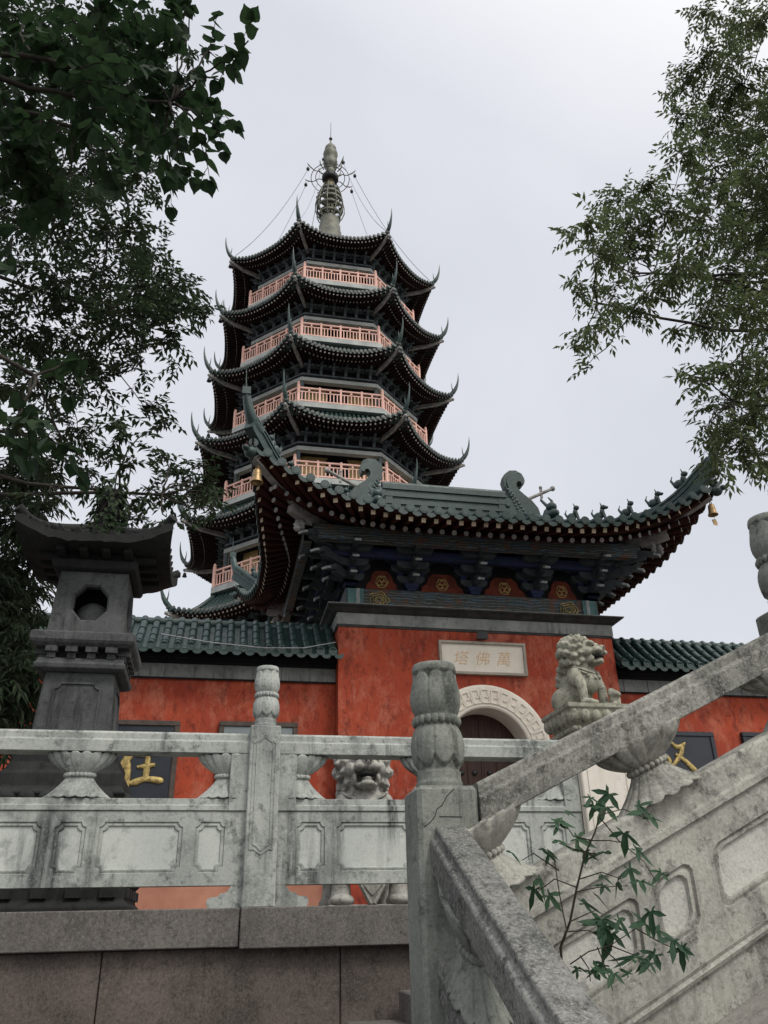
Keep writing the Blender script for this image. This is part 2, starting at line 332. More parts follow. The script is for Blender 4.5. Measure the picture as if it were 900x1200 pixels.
def carved_panel(mb, u0, u1, w0, w1, fields, T, thick, c=0.03, mf=1, dp=0.012, shape=notch):
    # a slab whose front carries sunk fields with a double border; T(u, w, depth) with depth 0 at the front face
    rect = [(u0, w0), (u1, w0), (u1, w1), (u0, w1)]
    holes = [shape(*f, c) for f in fields]
    allp = [Vector((u, w, 0)) for u, w in rect]; loops = [[Vector((u, w, 0)) for u, w in rect]]
    for h in holes: loops.append([Vector((u, w, 0)) for u, w in h])
    flat = [p for l in loops for p in l]
    tr = tessellate_polygon(loops)
    mb.add([T(p.x, p.y, 0) for p in flat], [tuple(t) for t in tr], 0)
    for f, h in zip(fields, holes):
        n = len(h); rings = [(h, 0.0), (inset(*f, c, 0.004, shape), dp*0.9), (inset(*f, c, 0.016, shape), dp*0.5), (inset(*f, c, 0.022, shape), dp*0.5), (inset(*f, c, 0.027, shape), dp*1.4)]
        vs = [T(u, w, d) for hh, d in rings for u, w in hh]; fs = []
        for i in range(len(rings)-1):
            for j in range(n): fs.append((i*n+j, i*n+(j+1) % n, (i+1)*n+(j+1) % n, (i+1)*n+j))
        mb.add(vs, fs, 0)
        last = rings[-1]; t2 = tessellate_polygon([[Vector((u, w, 0)) for u, w in last[0]]])
        mb.add([T(u, w, last[1]) for u, w in last[0]], [tuple(t) for t in t2], mf)
    a = [T(u, w, 0) for u, w in rect]; b = [T(u, w, thick) for u, w in rect]
    mb.add(a+b, [(j, (j+1) % 4, 4+(j+1) % 4, 4+j) for j in range(4)] + [(7, 6, 5, 4)], 0)
def vase(T, hw, h, depth, parent, mats, name='lotus_support', petals=18, n=120):
    # two scalloped lotus fans joined at a beaded waist.  T(u, w, d): u along the rail, w up from the lower rail, d towards the viewer
    mb = MB()
    def fan(t0, t1, up):
        loops = []
        K = 12
        for i in range(K+1):
            t = i/K                                       # 0 at the waist, 1 at the rim
            if up: rr = 0.42 + 0.58*math.sin(t*PI/2)**0.9
            else: rr = 0.40 + 0.60*t**1.35
            l = []
            for k in range(n):
                a = 2*PI*k/n; pet = abs(math.cos(a*petals/2))         # 1 mid petal, 0 in the groove
                groove = (1-pet)**3
                r = rr*hw*(1 - groove*(0.05+0.10*t))
                w = t0 + (t1-t0)*t
                if t > 0.8: w -= (t1-t0)*0.13*(t-0.8)/0.2*(1-min(1, pet*1.15))
                l.append(T(r*math.cos(a), w, r*math.sin(a)*depth/hw))
            loops.append(l)
        # the rim turns in
        l = []
        for k in range(n):
            a = 2*PI*k/n; l.append(T(hw*0.78*math.cos(a), t1 - (t1-t0)*0.06, hw*0.78*math.sin(a)*depth/hw))
        loops.append(l)
        mb.loft(loops, 0, True)
    fan(0.47*h, 0.0, False); fan(0.56*h, h, True)
    for k in range(22):
        a = 2*PI*k/22; c = T(0.40*hw*math.cos(a), 0.515*h, 0.40*hw*math.sin(a)*depth/hw*1.05)
        mb.ell(c, 0.058*h, 8, 6)
    mb.loft([[T(0.36*hw*math.cos(2*PI*k/24), w, 0.36*hw*math.sin(2*PI*k/24)*depth/hw) for k in range(24)] for w in (0.45*h, 0.58*h)], 0, True)
    return mb.build(name, mats, parent)
def finial_mesh(mb, c, s=1.0):
    N = 168
    prof = [(.078, 0), (.079, .02), (.074, .03), (.073, .05), (.076, .062), (.080, .072), (.0845, .085), (.089, .105), (.0915, .13), (.0915, .15), (.089, .17), (.083, .19), (.076, .203),
            (.072, .207), (.072, .247), (.074, .25), (.080, .262), (.086, .28), (.0885, .30), (.0875, .325), (.083, .35), (.0785, .37), (.0775, .39), (.079, .405), (.0775, .418), (.074, .428), (.060, .43), (.0, .424)]
    def mod(r, z, a, i):
        if .06 < z < .2:                                      # lower lotus: petals hang down, tips at z .07
            p = abs(math.cos(a*4)); g = (1-p)**9
            r *= 1 - 0.085*g
            tip = .072 + .034*(1-p**0.7)
            if z < tip: r -= .0075
            if abs(z-tip) < .007: r -= .0045
        elif .25 < z < .40:
            p = abs(math.cos(a*4+.6)); g = (1-p)**9
            r *= 1 - 0.09*g
            tip = .400 - .035*(1-p**0.7)
            if z > tip: r -= .007
            if abs(z-tip) < .006: r -= .003
        return r*s, z*s
    # refine the profile
    fine = []
    for (r0, z0), (r1, z1) in zip(prof, prof[1:]):
        k = max(1, int(abs(z1-z0)/.004))
        fine += [(r0+(r1-r0)*i/k, z0+(z1-z0)*i/k) for i in range(k)]
    fine.append(prof[-1])
    mb.lathe(fine, c, N, 0, True, mod)
    for k in range(20):
        a = 2*PI*k/20; mb.ell((c[0]+.0735*s*math.cos(a), c[1]+.0735*s*math.sin(a), c[2]+.227*s), (.0135*s, .0135*s, .0175*s), 8, 6)
def arch_groove(mb, T, hw, w0, w1, m=0, d=0.006, t=0.006):
    # pointed incised border on a post face, as a slim raised moulding
    for off in (0, 0.02):
        h = hw - off
        pts = [(-h, w0+off*1.5), (-h, w1-0.06), (-h*0.75, w1-0.045), (-h*0.55, w1-0.04), (0, w1-off*0.8), (h*0.55, w1-0.04), (h*0.75, w1-0.045), (h, w1-0.06), (h, w0+off*1.5), (h*0.6, w0+0.0+off), (0, w0-0.03+off), (-h*0.6, w0+off)]
        n = len(pts)
        for j in range(n):
            (a0, b0), (a1, b1) = pts[j], pts[(j+1) % n]
            dx, dz = a1-a0, b1-b0; L = math.hypot(dx, dz); nx, nz = -dz/L*t/2, dx/L*t/2
            mb.poly([(a0+nx, b0+nz), (a1+nx, b1+nz), (a1-nx, b1-nz), (a0-nx, b0-nz)], T, 0.001, -d, m)

# ---- terrace wall and its coping
wall = thing('retaining_wall', 'brown granite retaining wall with a grey coping course below the balustrade', 'wall', (0, 5.5, GZ))
edges = [-9.0, -5.4, -2.35, 0.215, 2.9, 5.8, 9.0]
for i in range(len(edges)-1):
    mb = MB(); x0, x1 = edges[i]+.003, edges[i+1]-.003; dz = rng.normal(0, .004); dy = (0.012 if i == 3 else 0) + rng.normal(0, .003)
    mb.box(x0, x1, 5.46-dy, 5.9, -.075+dz - (0.012 if i == 3 else 0), TZ+.004+dz); mb.build('coping_stone', M['granite'], wall, bevel=.006)
for row, (z1, z0, xs) in enumerate(((-.08, -.88, [-9, -5.2, -2.9, -.555, .83, 3.4, 6.2, 9]), (-.885, -1.7, [-9, -6.1, -3.4, -1.2, 1.6, 4.4, 9]), (-1.705, GZ-.05, [-9, -5, -2, 0.4, 3, 9]))):
    for i in range(len(xs)-1):
        mb = MB(); dy = rng.normal(0, .003); mb.box(xs[i]+.003, xs[i+1]-.003, 5.53+dy, 5.86, z0, z1); mb.build('wall_block', M['granite_dark'], wall, bevel=.005)

# ---- balustrade along the terrace edge
YB = 5.6
bal = thing('stone_balustrade', 'long pale marble balustrade with carved panels and lotus supports on the granite coping', 'balustrade', (0, YB, TZ))
def TB(x0=0.0):
    return lambda u, w, d: (x0+u, YB+d, w)
def post_flat(cx, top, parent, mat=M['marble'], w=.202, z0=TZ+.004, yb=YB, grooves=True, fin=1.0, dz=0.0, bev=.006):
    mb = MB(); y0 = yb-.05
    mb.box(cx-w/2, cx+w/2, y0, y0+w, z0, top, 0)
    o = mb.build('post', mat, parent, bevel=bev)
    if grooves:
        g = MB(); arch_groove(g, lambda u, ww, d: (cx+u, y0+d, ww), w/2-.028, z0+.33, top-.06); g.build('carved_border', mat, o, fix=True)
    f = MB(); finial_mesh(f, (cx, y0+w/2, top-.004), fin); f.build('finial', mat, o)
    return o
ZR1, ZR0, ZL1, ZL0, ZP0 = 1.192, 1.057, .773, .695, .262
def rail_profile(T, u0, u1, w0, w1, d0, d1, mb, m=0):
    h = w1-w0; prof = [(d0, w0), (d0, w0+h*.55), (d0+.008, w0+h*.58), (d0+.012, w0+h*.62), (d0+.012, w1-.014), (d0+.026, w1), (d1-.026, w1), (d1-.012, w1-.014), (d1-.012, w0+h*.6), (d1, w0+h*.55), (d1, w0)]
    mb.loft([[T(u, w, d) for d, w in prof] for u in (u0, u1)], m)
def terrace_bay(xa, xb, cut=True):
    # xa, xb: inner faces of the two posts
    T = TB(); c = (xa+xb)/2; L = xb-xa
    mb = MB(); rail_profile(T, xa-.004, xb+.004, ZR0, ZR1, -.012, .15, mb); mb.build('handrail', M['marble'], bal, bevel=.003)
    mb = MB(); h = ZL1-ZL0
    mb.loft([[T(u, w, d) for d, w in ((-.006, ZL0+.003), (-.006, ZL0+h*.45), (.006, ZL0+h*.5), (.006, ZL1), (.15, ZL1), (.15, ZL0+.003))] for u in (xa-.004, xb+.004)], 0)
    mb.build('lower_rail', M['marble'], bal, bevel=.003)
    mb = MB(); e = .127
    s = .185; l = (L-2*e-3*s-4*.076)/2
    fs = []; u = xa+e
    for wdt in (s, l, s, l, s): fs.append((u, u+wdt, .335, .632)); u += wdt+.076
    carved_panel(mb, xa-.003, xb+.003, ZP0, ZL0, fs, lambda u, w, d: (u, YB+.004+d, w), .12); mb.build('panel', [M['marble'], M['marble_field']], bal)
    for sx, x in ((1, xa), (-1, xb)):
        mb = MB(); mb.box(min(x-sx*.003, x+sx*.117), max(x-sx*.003, x+sx*.117), YB-.008, YB+.155, ZL0+.002, ZR0+.002, 0); mb.build('pillar', M['marble'], bal, bevel=.004)
        # scrolled foot under the panel
        pts = [(0, TZ+.004), (.205, TZ+.004), (.215, TZ+.03), (.213, TZ+.055), (.19, TZ+.066), (.15, TZ+.068), (.135, TZ+.085), (.10, TZ+.092), (.075, TZ+.12), (.07, ZP0+.002), (0, ZP0+.002)]
        pts = [(x+sx*(p[0]*1.0 + (.06 if False else 0)) - sx*.003, p[1]) for p in pts]
        mb = MB(); mb.poly(pts, T, 0.006, .12); mb.build('scroll_foot', M['marble'], bal)
        vase(lambda u, w, d: (x+sx*.117+u, YB+.073-d, ZL1+w), .215, ZR0-ZL1, .085, bal, M['marble'])
    vase(lambda u, w, d: (c+u, YB+.073-d, ZL1+w), .215, ZR0-ZL1, .085, bal, M['marble'])
PX = [.325-2*2.33, .325-2.33, .325]
for cx in PX: post_flat(cx, 1.236, bal)
terrace_bay(PX[0]+.101, PX[1]-.101); terrace_bay(PX[1]+.101, PX[2]-.101); terrace_bay(PX[2]+.101, 2.535)

# ---- near newel and the balustrades of the two stair flights
YN = 2.65
newel = thing('newel_post', 'large cracked marble newel post with a two-tier lotus finial where the two stair rails meet', 'post', (.748, YN+.1, -.6))
def big_post(parent, cx, y0, w, z0, z1, mat):
    mb = MB(); mb.box(cx-w/2, cx+w/2, y0, y0+w, z0, z1, 0); o = mb.build('shaft', mat, parent, bevel=.014)
    f = MB(); finial_mesh(f, (cx, y0+w/2, z1-.004), 1.0); f.build('finial', mat, parent)
    return o
sh = big_post(newel, .748, YN, .204, -.6, .412, M['marble_green'])
cr = MB()                                     # the crack across the shaft and a mason's mark
for (a, b) in (((.664, .285), (.682, .296)), ((.682, .296), (.70, .315)), ((.70, .315), (.708, .338)), ((.708, .338), (.726, .350)), ((.726, .350), (.742, .376)), ((.742, .376), (.768, .40)), ((.715, .315), (.79, .314))):
    cr.bar((a[0], YN-.0005, a[1]), (b[0], YN-.0005, b[1]), .0022, .0022, 0)
cr.build('crack', M['lantern_dark'], sh)
SL = .4667
def T1(x0, w0): return lambda u, w, d: (x0+u, YN+.03+d, w0+w+SL*(x0+u-1.0))
up_b = thing('stair_balustrade', 'grey marble balustrade climbing to the right beside the upper stair flight', 'balustrade', (.86, YN+.05, -.5))
def stair_bay(xa, xb, mats, first=True):
    T = T1(0, 0); c = (xa+xb)/2
    mb = MB(); h = .137
    prof = [(-.035, .355), (-.035, .440), (-.025, .447), (-.022, .452), (-.022, .482), (-.008, .492), (.125, .492), (.14, .482), (.14, .355)]
    mb.loft([[T(u, w, d) for d, w in prof] for u in (xa+.003, xb+.004)], 0); mb.build('handrail', M['rail_speck'], up_b, bevel=.003)
    mb = MB()
    prof = [(-.022, .017), (-.022, .047), (-.012, .052), (-.012, .138), (0, .15), (.12, .15), (.13, .138), (.13, .017)]
    mb.loft([[T(u, w, d) for d, w in prof] for u in (xa+.003, xb+.004)], 0); mb.build('lower_rail', M['flight'], up_b, bevel=.003)
    mb = MB(); L = xb-xa
    fs = [(xa+.04, xa+.125, -.285, -.085), (xa+.20, xa+.51, -.285, -.085), (c-.082, c+.072, -.285, -.085), (c+.155, c+.50, -.285, -.085), (xb-.125, xb-.04, -.285, -.085)]
    fs[1] = (xa+.185, c-.14, -.285, -.085)
    carved_panel(mb, xa-.003, xb+.003, -.377, .018, fs, lambda u, w, d: T(u, w, d-.006), .11, .04, 1, .014, chamf); mb.build('panel', [M['flight'], M['flight_field']], up_b)
    mb = MB(); mb.loft([[T(u, w, d) for d, w in ((-.014, -.412), (-.02, -.40), (-.014, -.388), (-.02, -.376), (.115, -.376), (.115, -.412))] for u in (xa-.003, xb+.003)], 0); mb.build('base_moulding', M['flight'], up_b)
    for x in (xa+.02, c, xb-.02):
        vase(lambda u, w, d: (x+u - .24*(w-.1), YN+.075-d*1.0, .148+w+SL*(x+u-1.0)), .172, .212, .115, up_b, M['flight'], petals=16)
stair_bay(.85, 2.165, None)
def later_post(cx):
    z = .412+SL*(cx-.748)
    mb = MB(); mb.box(cx-.102, cx+.102, YN, YN+.204, z-1.1, z, 0); o = mb.build('post', M['marble_green'], up_b, bevel=.012)
    f = MB(); finial_mesh(f, (cx, YN+.102, z-.004)); f.build('finial', M['marble_green'], o)
later_post(2.272)
stair_bay(2.374, 3.69, None); later_post(3.79)

S2 = .515
lo_b = thing('stair_balustrade', 'blackened marble handrail dropping from the big newel towards the viewer', 'balustrade', (.75, 1.9, -.6))
def T2(u, w, d): return (.75+d, u, .288+w+S2*(u-YN))
mb = MB()
prof = [(-.046, 0), (.046, 0), (.052, -.008), (.050, -.024), (.055, -.034), (.066, -.038), (.070, -.048), (.070, -.135), (-.070, -.135), (-.070, -.048), (-.066, -.038), (-.055, -.034), (-.050, -.024), (-.052, -.008)]
mb.loft([[T2(u, w, d) for d, w in prof] for u in (YN+.002, .62)], 0); mb.build('handrail', M['marble_dark'], lo_b, bevel=.006, segs=2)
mb = MB(); mb.loft([[T2(u, w, d) for d, w in ((-.06, -.37), (-.066, -.40), (-.055, -.42), (-.066, -.46), (.066, -.46), (.066, -.37))] for u in (YN+.002, .62)], 0); mb.build('lower_rail', M['marble_dark'], lo_b)
mb = MB(); mb.loft([[T2(u, w, d) for d, w in ((-.05, -.459), (-.05, -.80), (.05, -.80), (.05, -.459))] for u in (YN+.002, .62)], 0); mb.build('panel', M['marble_green'], lo_b)
for u0 in (2.48, 1.65, .85):
    vase(lambda u, w, d: (.75+d, u0+u, .288-.372+w+S2*(u0+u-YN)), .17, .24, .085, lo_b, M['marble_green'], petals=14)
mb = MB(); mb.box(.648, .852, .42, .624, -2.2, -.66); po = mb.build('post', M['marble_green'], lo_b, bevel=.014)
f = MB(); finial_mesh(f, (.75, .522, -.664)); f.build('finial', M['marble_green'], po)

# ---- the two stair flights
LZ = -.62
st = MB()
for i in range(14):
    y1 = 2.62-i*.30; z = LZ-.155*i
    if z < GZ: break
    st.box(-1.9, .69, y1-.30, y1, GZ, z)
st.build('lower_stairs', M['granite'], bevel=.008, props={'kind': 'structure'})
st = MB(); st.box(-1.9, .84, 2.625, 5.5, GZ, LZ); st.build('stair_landing', M['granite'], bevel=.01, props={'kind': 'structure'})
st = MB(); z = LZ
for i in range(6):
    x0 = .845+i*.32; z += .149
    st.box(x0, x0+.32 if i < 5 else 6.0, 2.81, 5.45, GZ, z)
st.build('upper_stairs', M['granite'], bevel=.008, props={'kind': 'structure'})
base = thing('stair_side_wall', 'plain grey stone wall with a sloping ledge under the climbing balustrade', 'wall', (2, YN+.05, GZ))
mb = MB(); T = T1(0, 0)
mb.loft([[T(u, w, d) for d, w in ((.0, -.413), (.0, -.56), (.10, -.56), (.10, -.413))] for u in (.84, 5.0)], 0)
mb.build('string_course', M['flight'], base)
mb = MB()
lp = []
for u in (.5, 5.0):
    z1 = T(u, -.545, 0)[2]; z2 = T(u, -.60, 0)[2]
    lp.append([(u, YN+.12, z1), (u, YN+.02, z1), (u, YN-.32, z2-.02), (u, YN-.34, z2-.04), (u, YN-.34, GZ), (u, YN+.12, GZ)])
mb.loft(lp, 0)
mb.build('sloping_ledge', M['ledge'] if 'ledge' in M else M['granite'], base, bevel=.004)
# ------------------------------------------------------------------ the gatehouse
XC, YC = 5.41, 18.0
gate = thing('gatehouse', 'red gatehouse with an arched door, white name tablet and upswept green tiled roof', 'gatehouse', (XC, YC, TZ))
EX, EY, ZE = 5.15, 3.95, 7.50
def Lft(s): return 1.25*max(0.0, 1-s/3.86)**2.3
def flare(s): return 0.10*max(0.0, 1-s/3.86)**2
def roofz(x, y):                    # x, y measured from the roof's centre
    ax, ay = abs(x), abs(y); dF, dS = EY-.1-ay, EX-.1-ax
    if dF <= dS or ax < 2.3: d, s = dF, EX-ax
    else: d, s = dS, EY-ay
    d2 = max(0, d)
    return ZE + .28*d + .05*d2*d2 + Lft(s)*max(0.0, 1-d2/2.6)**1.4
SP = .29
def eave_cols():
    cols = []                       # (eave point fn) front, back, left, right: (side, along)
    nx = int(2*EX/SP); ny = int(2*EY/SP)
    for i in range(nx+1): cols.append(('F', -EX+.06+i*(2*EX-.12)/nx)); cols.append(('B', -EX+.06+i*(2*EX-.12)/nx))
    for i in range(ny+1): cols.append(('L', -EY+.06+i*(2*EY-.12)/ny)); cols.append(('R', -EY+.06+i*(2*EY-.12)/ny))
    return cols
def colpt(side, a, d):              # point d inwards from the eave on column a
    if side in 'FB':
        sg = -1 if side == 'F' else 1; s = EX-abs(a); y = sg*(EY-.1+flare(s)*max(0, 1-d/2)-d); return (a, y)
    sg = -1 if side == 'L' else 1; s = EY-abs(a); d = d+.40*min(1, s/3.2)**.8; x = sg*(EX-.1+flare(s)*max(0, 1-d/2)-d); return (x, a)
def colend(side, a):
    if side in 'FB': return (EY-.1) if abs(a) < 2.3 else max(.05, EX-.1-abs(a))
    return max(.05, min(2.75, EY-.1-abs(a)) - .40*min(1, (EY-abs(a))/3.2)**.8)
roof = MB(); soff = MB(); tiles_end = MB()
for side, a in eave_cols():
    de = colend(side, a); K = max(3, int(de/.3)); ctr = []
    t = Vector((1, 0, 0)) if side in 'FB' else Vector((0, 1, 0))
    n = {'F': Vector((0, -1, 0)), 'B': Vector((0, 1, 0)), 'L': Vector((-1, 0, 0)), 'R': Vector((1, 0, 0))}[side]
    for k in range(K+1):
        d = de*k/K; x, y = colpt(side, a, d)
        # neighbours give the sideways slope
        a2 = a+.05*(1 if a < 0 else -1); x2, y2 = colpt(side, a2, d)
        ctr.append((Vector((XC+x, YC+y, roofz(x, y))), (roofz(x2, y2)-roofz(x, y))/(.05*(1 if a < 0 else -1))))
    top = []; bot = []
    for p, sl in ctr:
        l = p - t*.15; l.z -= sl*.15; r = p + t*.15; r.z += sl*.15
        top.append((l, r)); bot.append((l-Vector((0, 0, .09)), r-Vector((0, 0, .09))))
    m = len(top)
    roof.add([q for pr in top for q in pr], [(2*i, 2*i+1, 2*i+3, 2*i+2) for i in range(m-1)], 0)
    soff.add([q for pr in bot for q in pr], [(2*i, 2*i+1, 2*i+3, 2*i+2) for i in range(m-1)], 0)
    soff.add([top[0][0]-n*.02, top[0][1]-n*.02, bot[0][1]-n*.02, bot[0][0]-n*.02], [(0, 1, 2, 3)], 0)
    pts = [p + Vector((0, 0, .045)) for p, _ in ctr]; pts[0] = pts[0] + n*.03
    roof.tube(pts, .082, 8, 0)
    # round end tile with a raised rim and boss
    c = pts[0] + n*.012
    for rr, off in ((.094, .0), (.074, .012)):
        ring = [c + t*rr*math.cos(2*PI*k/16) + Vector((0, 0, 1))*rr*math.sin(2*PI*k/16) for k in range(16)]
        if off == 0:
            roof.loft([[q - n*.03 for q in ring], [q + n*.006 for q in ring]], 0, False)
        else: roof.loft([[q + n*.004 for q in ring], [c + (q-c)*.92 + n*.012 for q in ring]], 0, False)
    # drip tile between this column and the next
    sl = ctr[0][1]; q = ctr[0][0] + t*.145 + Vector((0, 0, sl*.145)) + n*.015
    drip = [(-.115, .03), (-.06, -.01), (0, -.02), (.06, -.01), (.115, .03), (.112, -.04), (.085, -.085), (.045, -.108), (0, -.125), (-.045, -.108), (-.085, -.085), (-.112, -.04)]
    A = [q + t*u + Vector((0, 0, w+sl*u)) for u, w in drip]
    roof.loft([[p - n*.012 for p in A], [p + n*.012 for p in A]], 0, False)
for sg in (-1, 1):
    gable = MB(); gable.add([(XC+sg*2.28, YC-1.1, roofz(2.35, 1.1)-.1), (XC+sg*2.28, YC+1.1, roofz(2.35, 1.1)-.1), (XC+sg*2.28, YC, 9.35)], [(0, 1, 2)], 0)
    gable.build('gable', M['tower_wood'], gate, fix=False)
rf = roof.build('roof', M['tile'], gate)
M['gate_wood'] = plain('gate_red_timber', (0.050, 0.016, 0.012), 0.8, 0.15, (0.026, 0.011, 0.009), 3.0)
soff.build('soffit', M['gate_wood'], gate, fix=False)
fly = MB(); rnd = MB()
def rafters():
    for side in 'FBLR':
        Lh = EX if side in 'FB' else EY; n_ = int(2*Lh/.27)
        for i in range(n_+1):
            a = -Lh+.12+i*(2*Lh-.24)/n_; s = Lh-abs(a)
            def pt(d, dz):
                x, y = colpt(side, a, .0); z0 = None
                if s < 3.0:
                    cx, cy = (EX if x > 0 else -EX), (EY if y > 0 else -EY); pv = Vector((cx-(3 if cx > 0 else -3), cy-(3 if cy > 0 else -3)))
                    dr = (pv-Vector((x, y))).normalized()
                else: dr = Vector({'F': (0, 1), 'B': (0, -1), 'L': (1, 0), 'R': (-1, 0)}[side])
                q = Vector((x, y)) + dr*d; return Vector((XC+q.x, YC+q.y, roofz(q.x, q.y)+dz))
            p0, p1 = pt(.10, -.165), pt(1.05, -.16); d = (p1-p0).normalized()
            fly.bar(p0, p1, .095, .10, 0); fly.bar(p0-d*.006, p0+d*.004, .088, .094, 1)
            p0, p1 = pt(.62, -.30), pt(2.2, -.27); d = (p1-p0).normalized()
            rnd.tube([p0, p1], .058, 8, 0); rnd.tube([p0-d*.006, p0+d*.004], .056, 10, 1)
rafters()
fly.build('flying_rafters', [M['gate_wood'], M['rafter_end_gold']], gate); rnd.build('round_rafters', [M['gate_wood'], M['beam_grey']], gate)
# main ridge with its mouldings
rg = MB()
for z0, z1, h in ((9.1, 9.62, .17), (9.62, 9.70, .21), (9.70, 9.84, .16), (9.84, 9.92, .20), (9.92, 10.06, .15), (10.06, 10.13, .19), (10.13, 10.24, .13)):
    rg.box(XC-1.67, XC+1.67, YC-h, YC+h, z0, z1)
rg.tube([(XC-1.67, YC, 10.25), (XC+1.67, YC, 10.25)], .10, 10)
rg.build('main_ridge', M['tile'], rf)
def chiwen(sg):
    T = lambda u, w, d: (XC+sg*(1.50+u*1.12), YC+d, 9.42+w*1.02)
    out = [(0, 0), (.9, 0), (.98, .18), (.93, .42), (.80, .62), (.60, .80), (.46, .94), (.40, 1.06), (.40, 1.16), (.46, 1.24), (.54, 1.22), (.56, 1.14), (.63, 1.16), (.66, 1.28), (.60, 1.42), (.46, 1.50), (.30, 1.48), (.17, 1.36), (.12, 1.18), (.16, 1.0), (.24, .84), (.28, .70), (.20, .62), (.08, .66), (-.02, .58), (.02, .5), (.10, .46), (.02, .38), (-.06, .22)]
    mb = MB(); mb.poly(out, T, -.13, .13)
    ins = [(.05+(u-.05)*.0+u*.86+.04, w*.9+.05) for u, w in out]; mb.poly(ins, T, -.165, .165)
    for k in range(9):
        w = .12+.09*k; mb.ell(T(.62-.045*k, w, -.165), (.05, .02, .045), 8, 6); mb.ell(T(.45-.03*k, w+.04, -.165), (.05, .02, .045), 8, 6)
    mb.ell(T(.16, .40, -.17), (.07, .03, .07), 10, 6)
    mb.tube([T(.48+.12*math.cos(a), 1.30+.12*math.sin(a), -.13) for a in np.linspace(0, 6, 14)], .03, 6)
    o = mb.build('ridge_dragon', M['tile'], rf)
    sw = MB(); a, b = Vector(T(.62, .66, .02)), Vector(T(1.42, 1.12, .02)); sw.tube([a, b], [.05, .045], 8)
    dd = (b-a).normalized(); sw.bar(a+dd*.62+Vector((0, 0, -.14)), a+dd*.62+Vector((0, 0, .16)), .05, .06); sw.ell(b, .075, 8, 6); sw.ell(a+dd*.62+Vector((0, 0, .18)), .05, 8, 6)
    sw.build('sword_hilt', M['beam_grey'], o)
    # bracket block between dragon and ridge
    bl = MB(); bl.box(*sorted((XC+sg*1.60, XC+sg*1.42)), YC-.19, YC+.19, 9.4, 9.98); bl.lathe([(.10, 9.98), (.12, 10.06), (.09, 10.16), (0, 10.2)], (XC+sg*1.5, YC-.05, 0), 10); bl.build('ridge_block', M['tile'], rf)
chiwen(-1); chiwen(1)
def ridge_sweep(mb, pts, w=.12, h=.34, dn=.10):
    # a stepped ridge following pts
    pts = [Vector(p) for p in pts]; loops = []
    for i, p in enumerate(pts):
        d = pts[min(i+1, len(pts)-1)]-pts[max(i-1, 0)]; d.z *= .6; d.normalize()
        r = d.cross(Vector((0, 0, 1))).normalized(); u = r.cross(d)
        pr = [(-w, -dn), (-w, h*.35), (-w*1.25, h*.38), (-w*1.25, h*.5), (-w*.8, h*.54), (-w*.8, h*.78), (-w*1.05, h*.8), (-w*.9, h*.95), (-w*.4, h*1.08), (w*.4, h*1.08), (w*.9, h*.95), (w*1.05, h*.8), (w*.8, h*.78), (w*.8, h*.54), (w*1.25, h*.5), (w*1.25, h*.38), (w, h*.35), (w, -dn)]
        loops.append([p + r*x + u*z for x, z in pr])
    mb.loft(loops, 0)
def beast(mb, p, d, s=1.0, kind=0):
    p = Vector(p); d = Vector((d[0], d[1], 0)).normalized(); u = Vector((0, 0, 1)); r = d.cross(u)
    M3 = Matrix((d, r, u)).transposed()
    def q(a, b, c): return p + d*a*s + r*b*s + u*c*s
    mb.ell(q(-.02, 0, .10), (.10*s, .055*s, .085*s), 8, 6, 0, M3); mb.ell(q(.06, 0, .17), (.05*s, .05*s, .075*s), 8, 6, 0, M3); mb.ell(q(.09, 0, .26), (.06*s, .045*s, .05*s), 8, 6, 0, M3)
    mb.tube([q(.08, .03, .16), q(.11, .035, .0)], [.025*s, .02*s], 5); mb.tube([q(.08, -.03, .16), q(.11, -.035, .0)], [.025*s, .02*s], 5)
    mb.tube([q(-.09, 0, .10), q(-.14, 0, .2), q(-.11, 0, .27)], [.03*s, .02*s, .01*s], 5)
    mb.tube([q(.07, .02, .29), q(.05, .025, .36)], [.014*s, .004*s], 4); mb.tube([q(.07, -.02, .29), q(.05, -.025, .36)], [.014*s, .004*s], 4)
    if kind: mb.ell(q(.15, 0, .24), (.04*s, .03*s, .03*s), 6, 5, 0, M3)
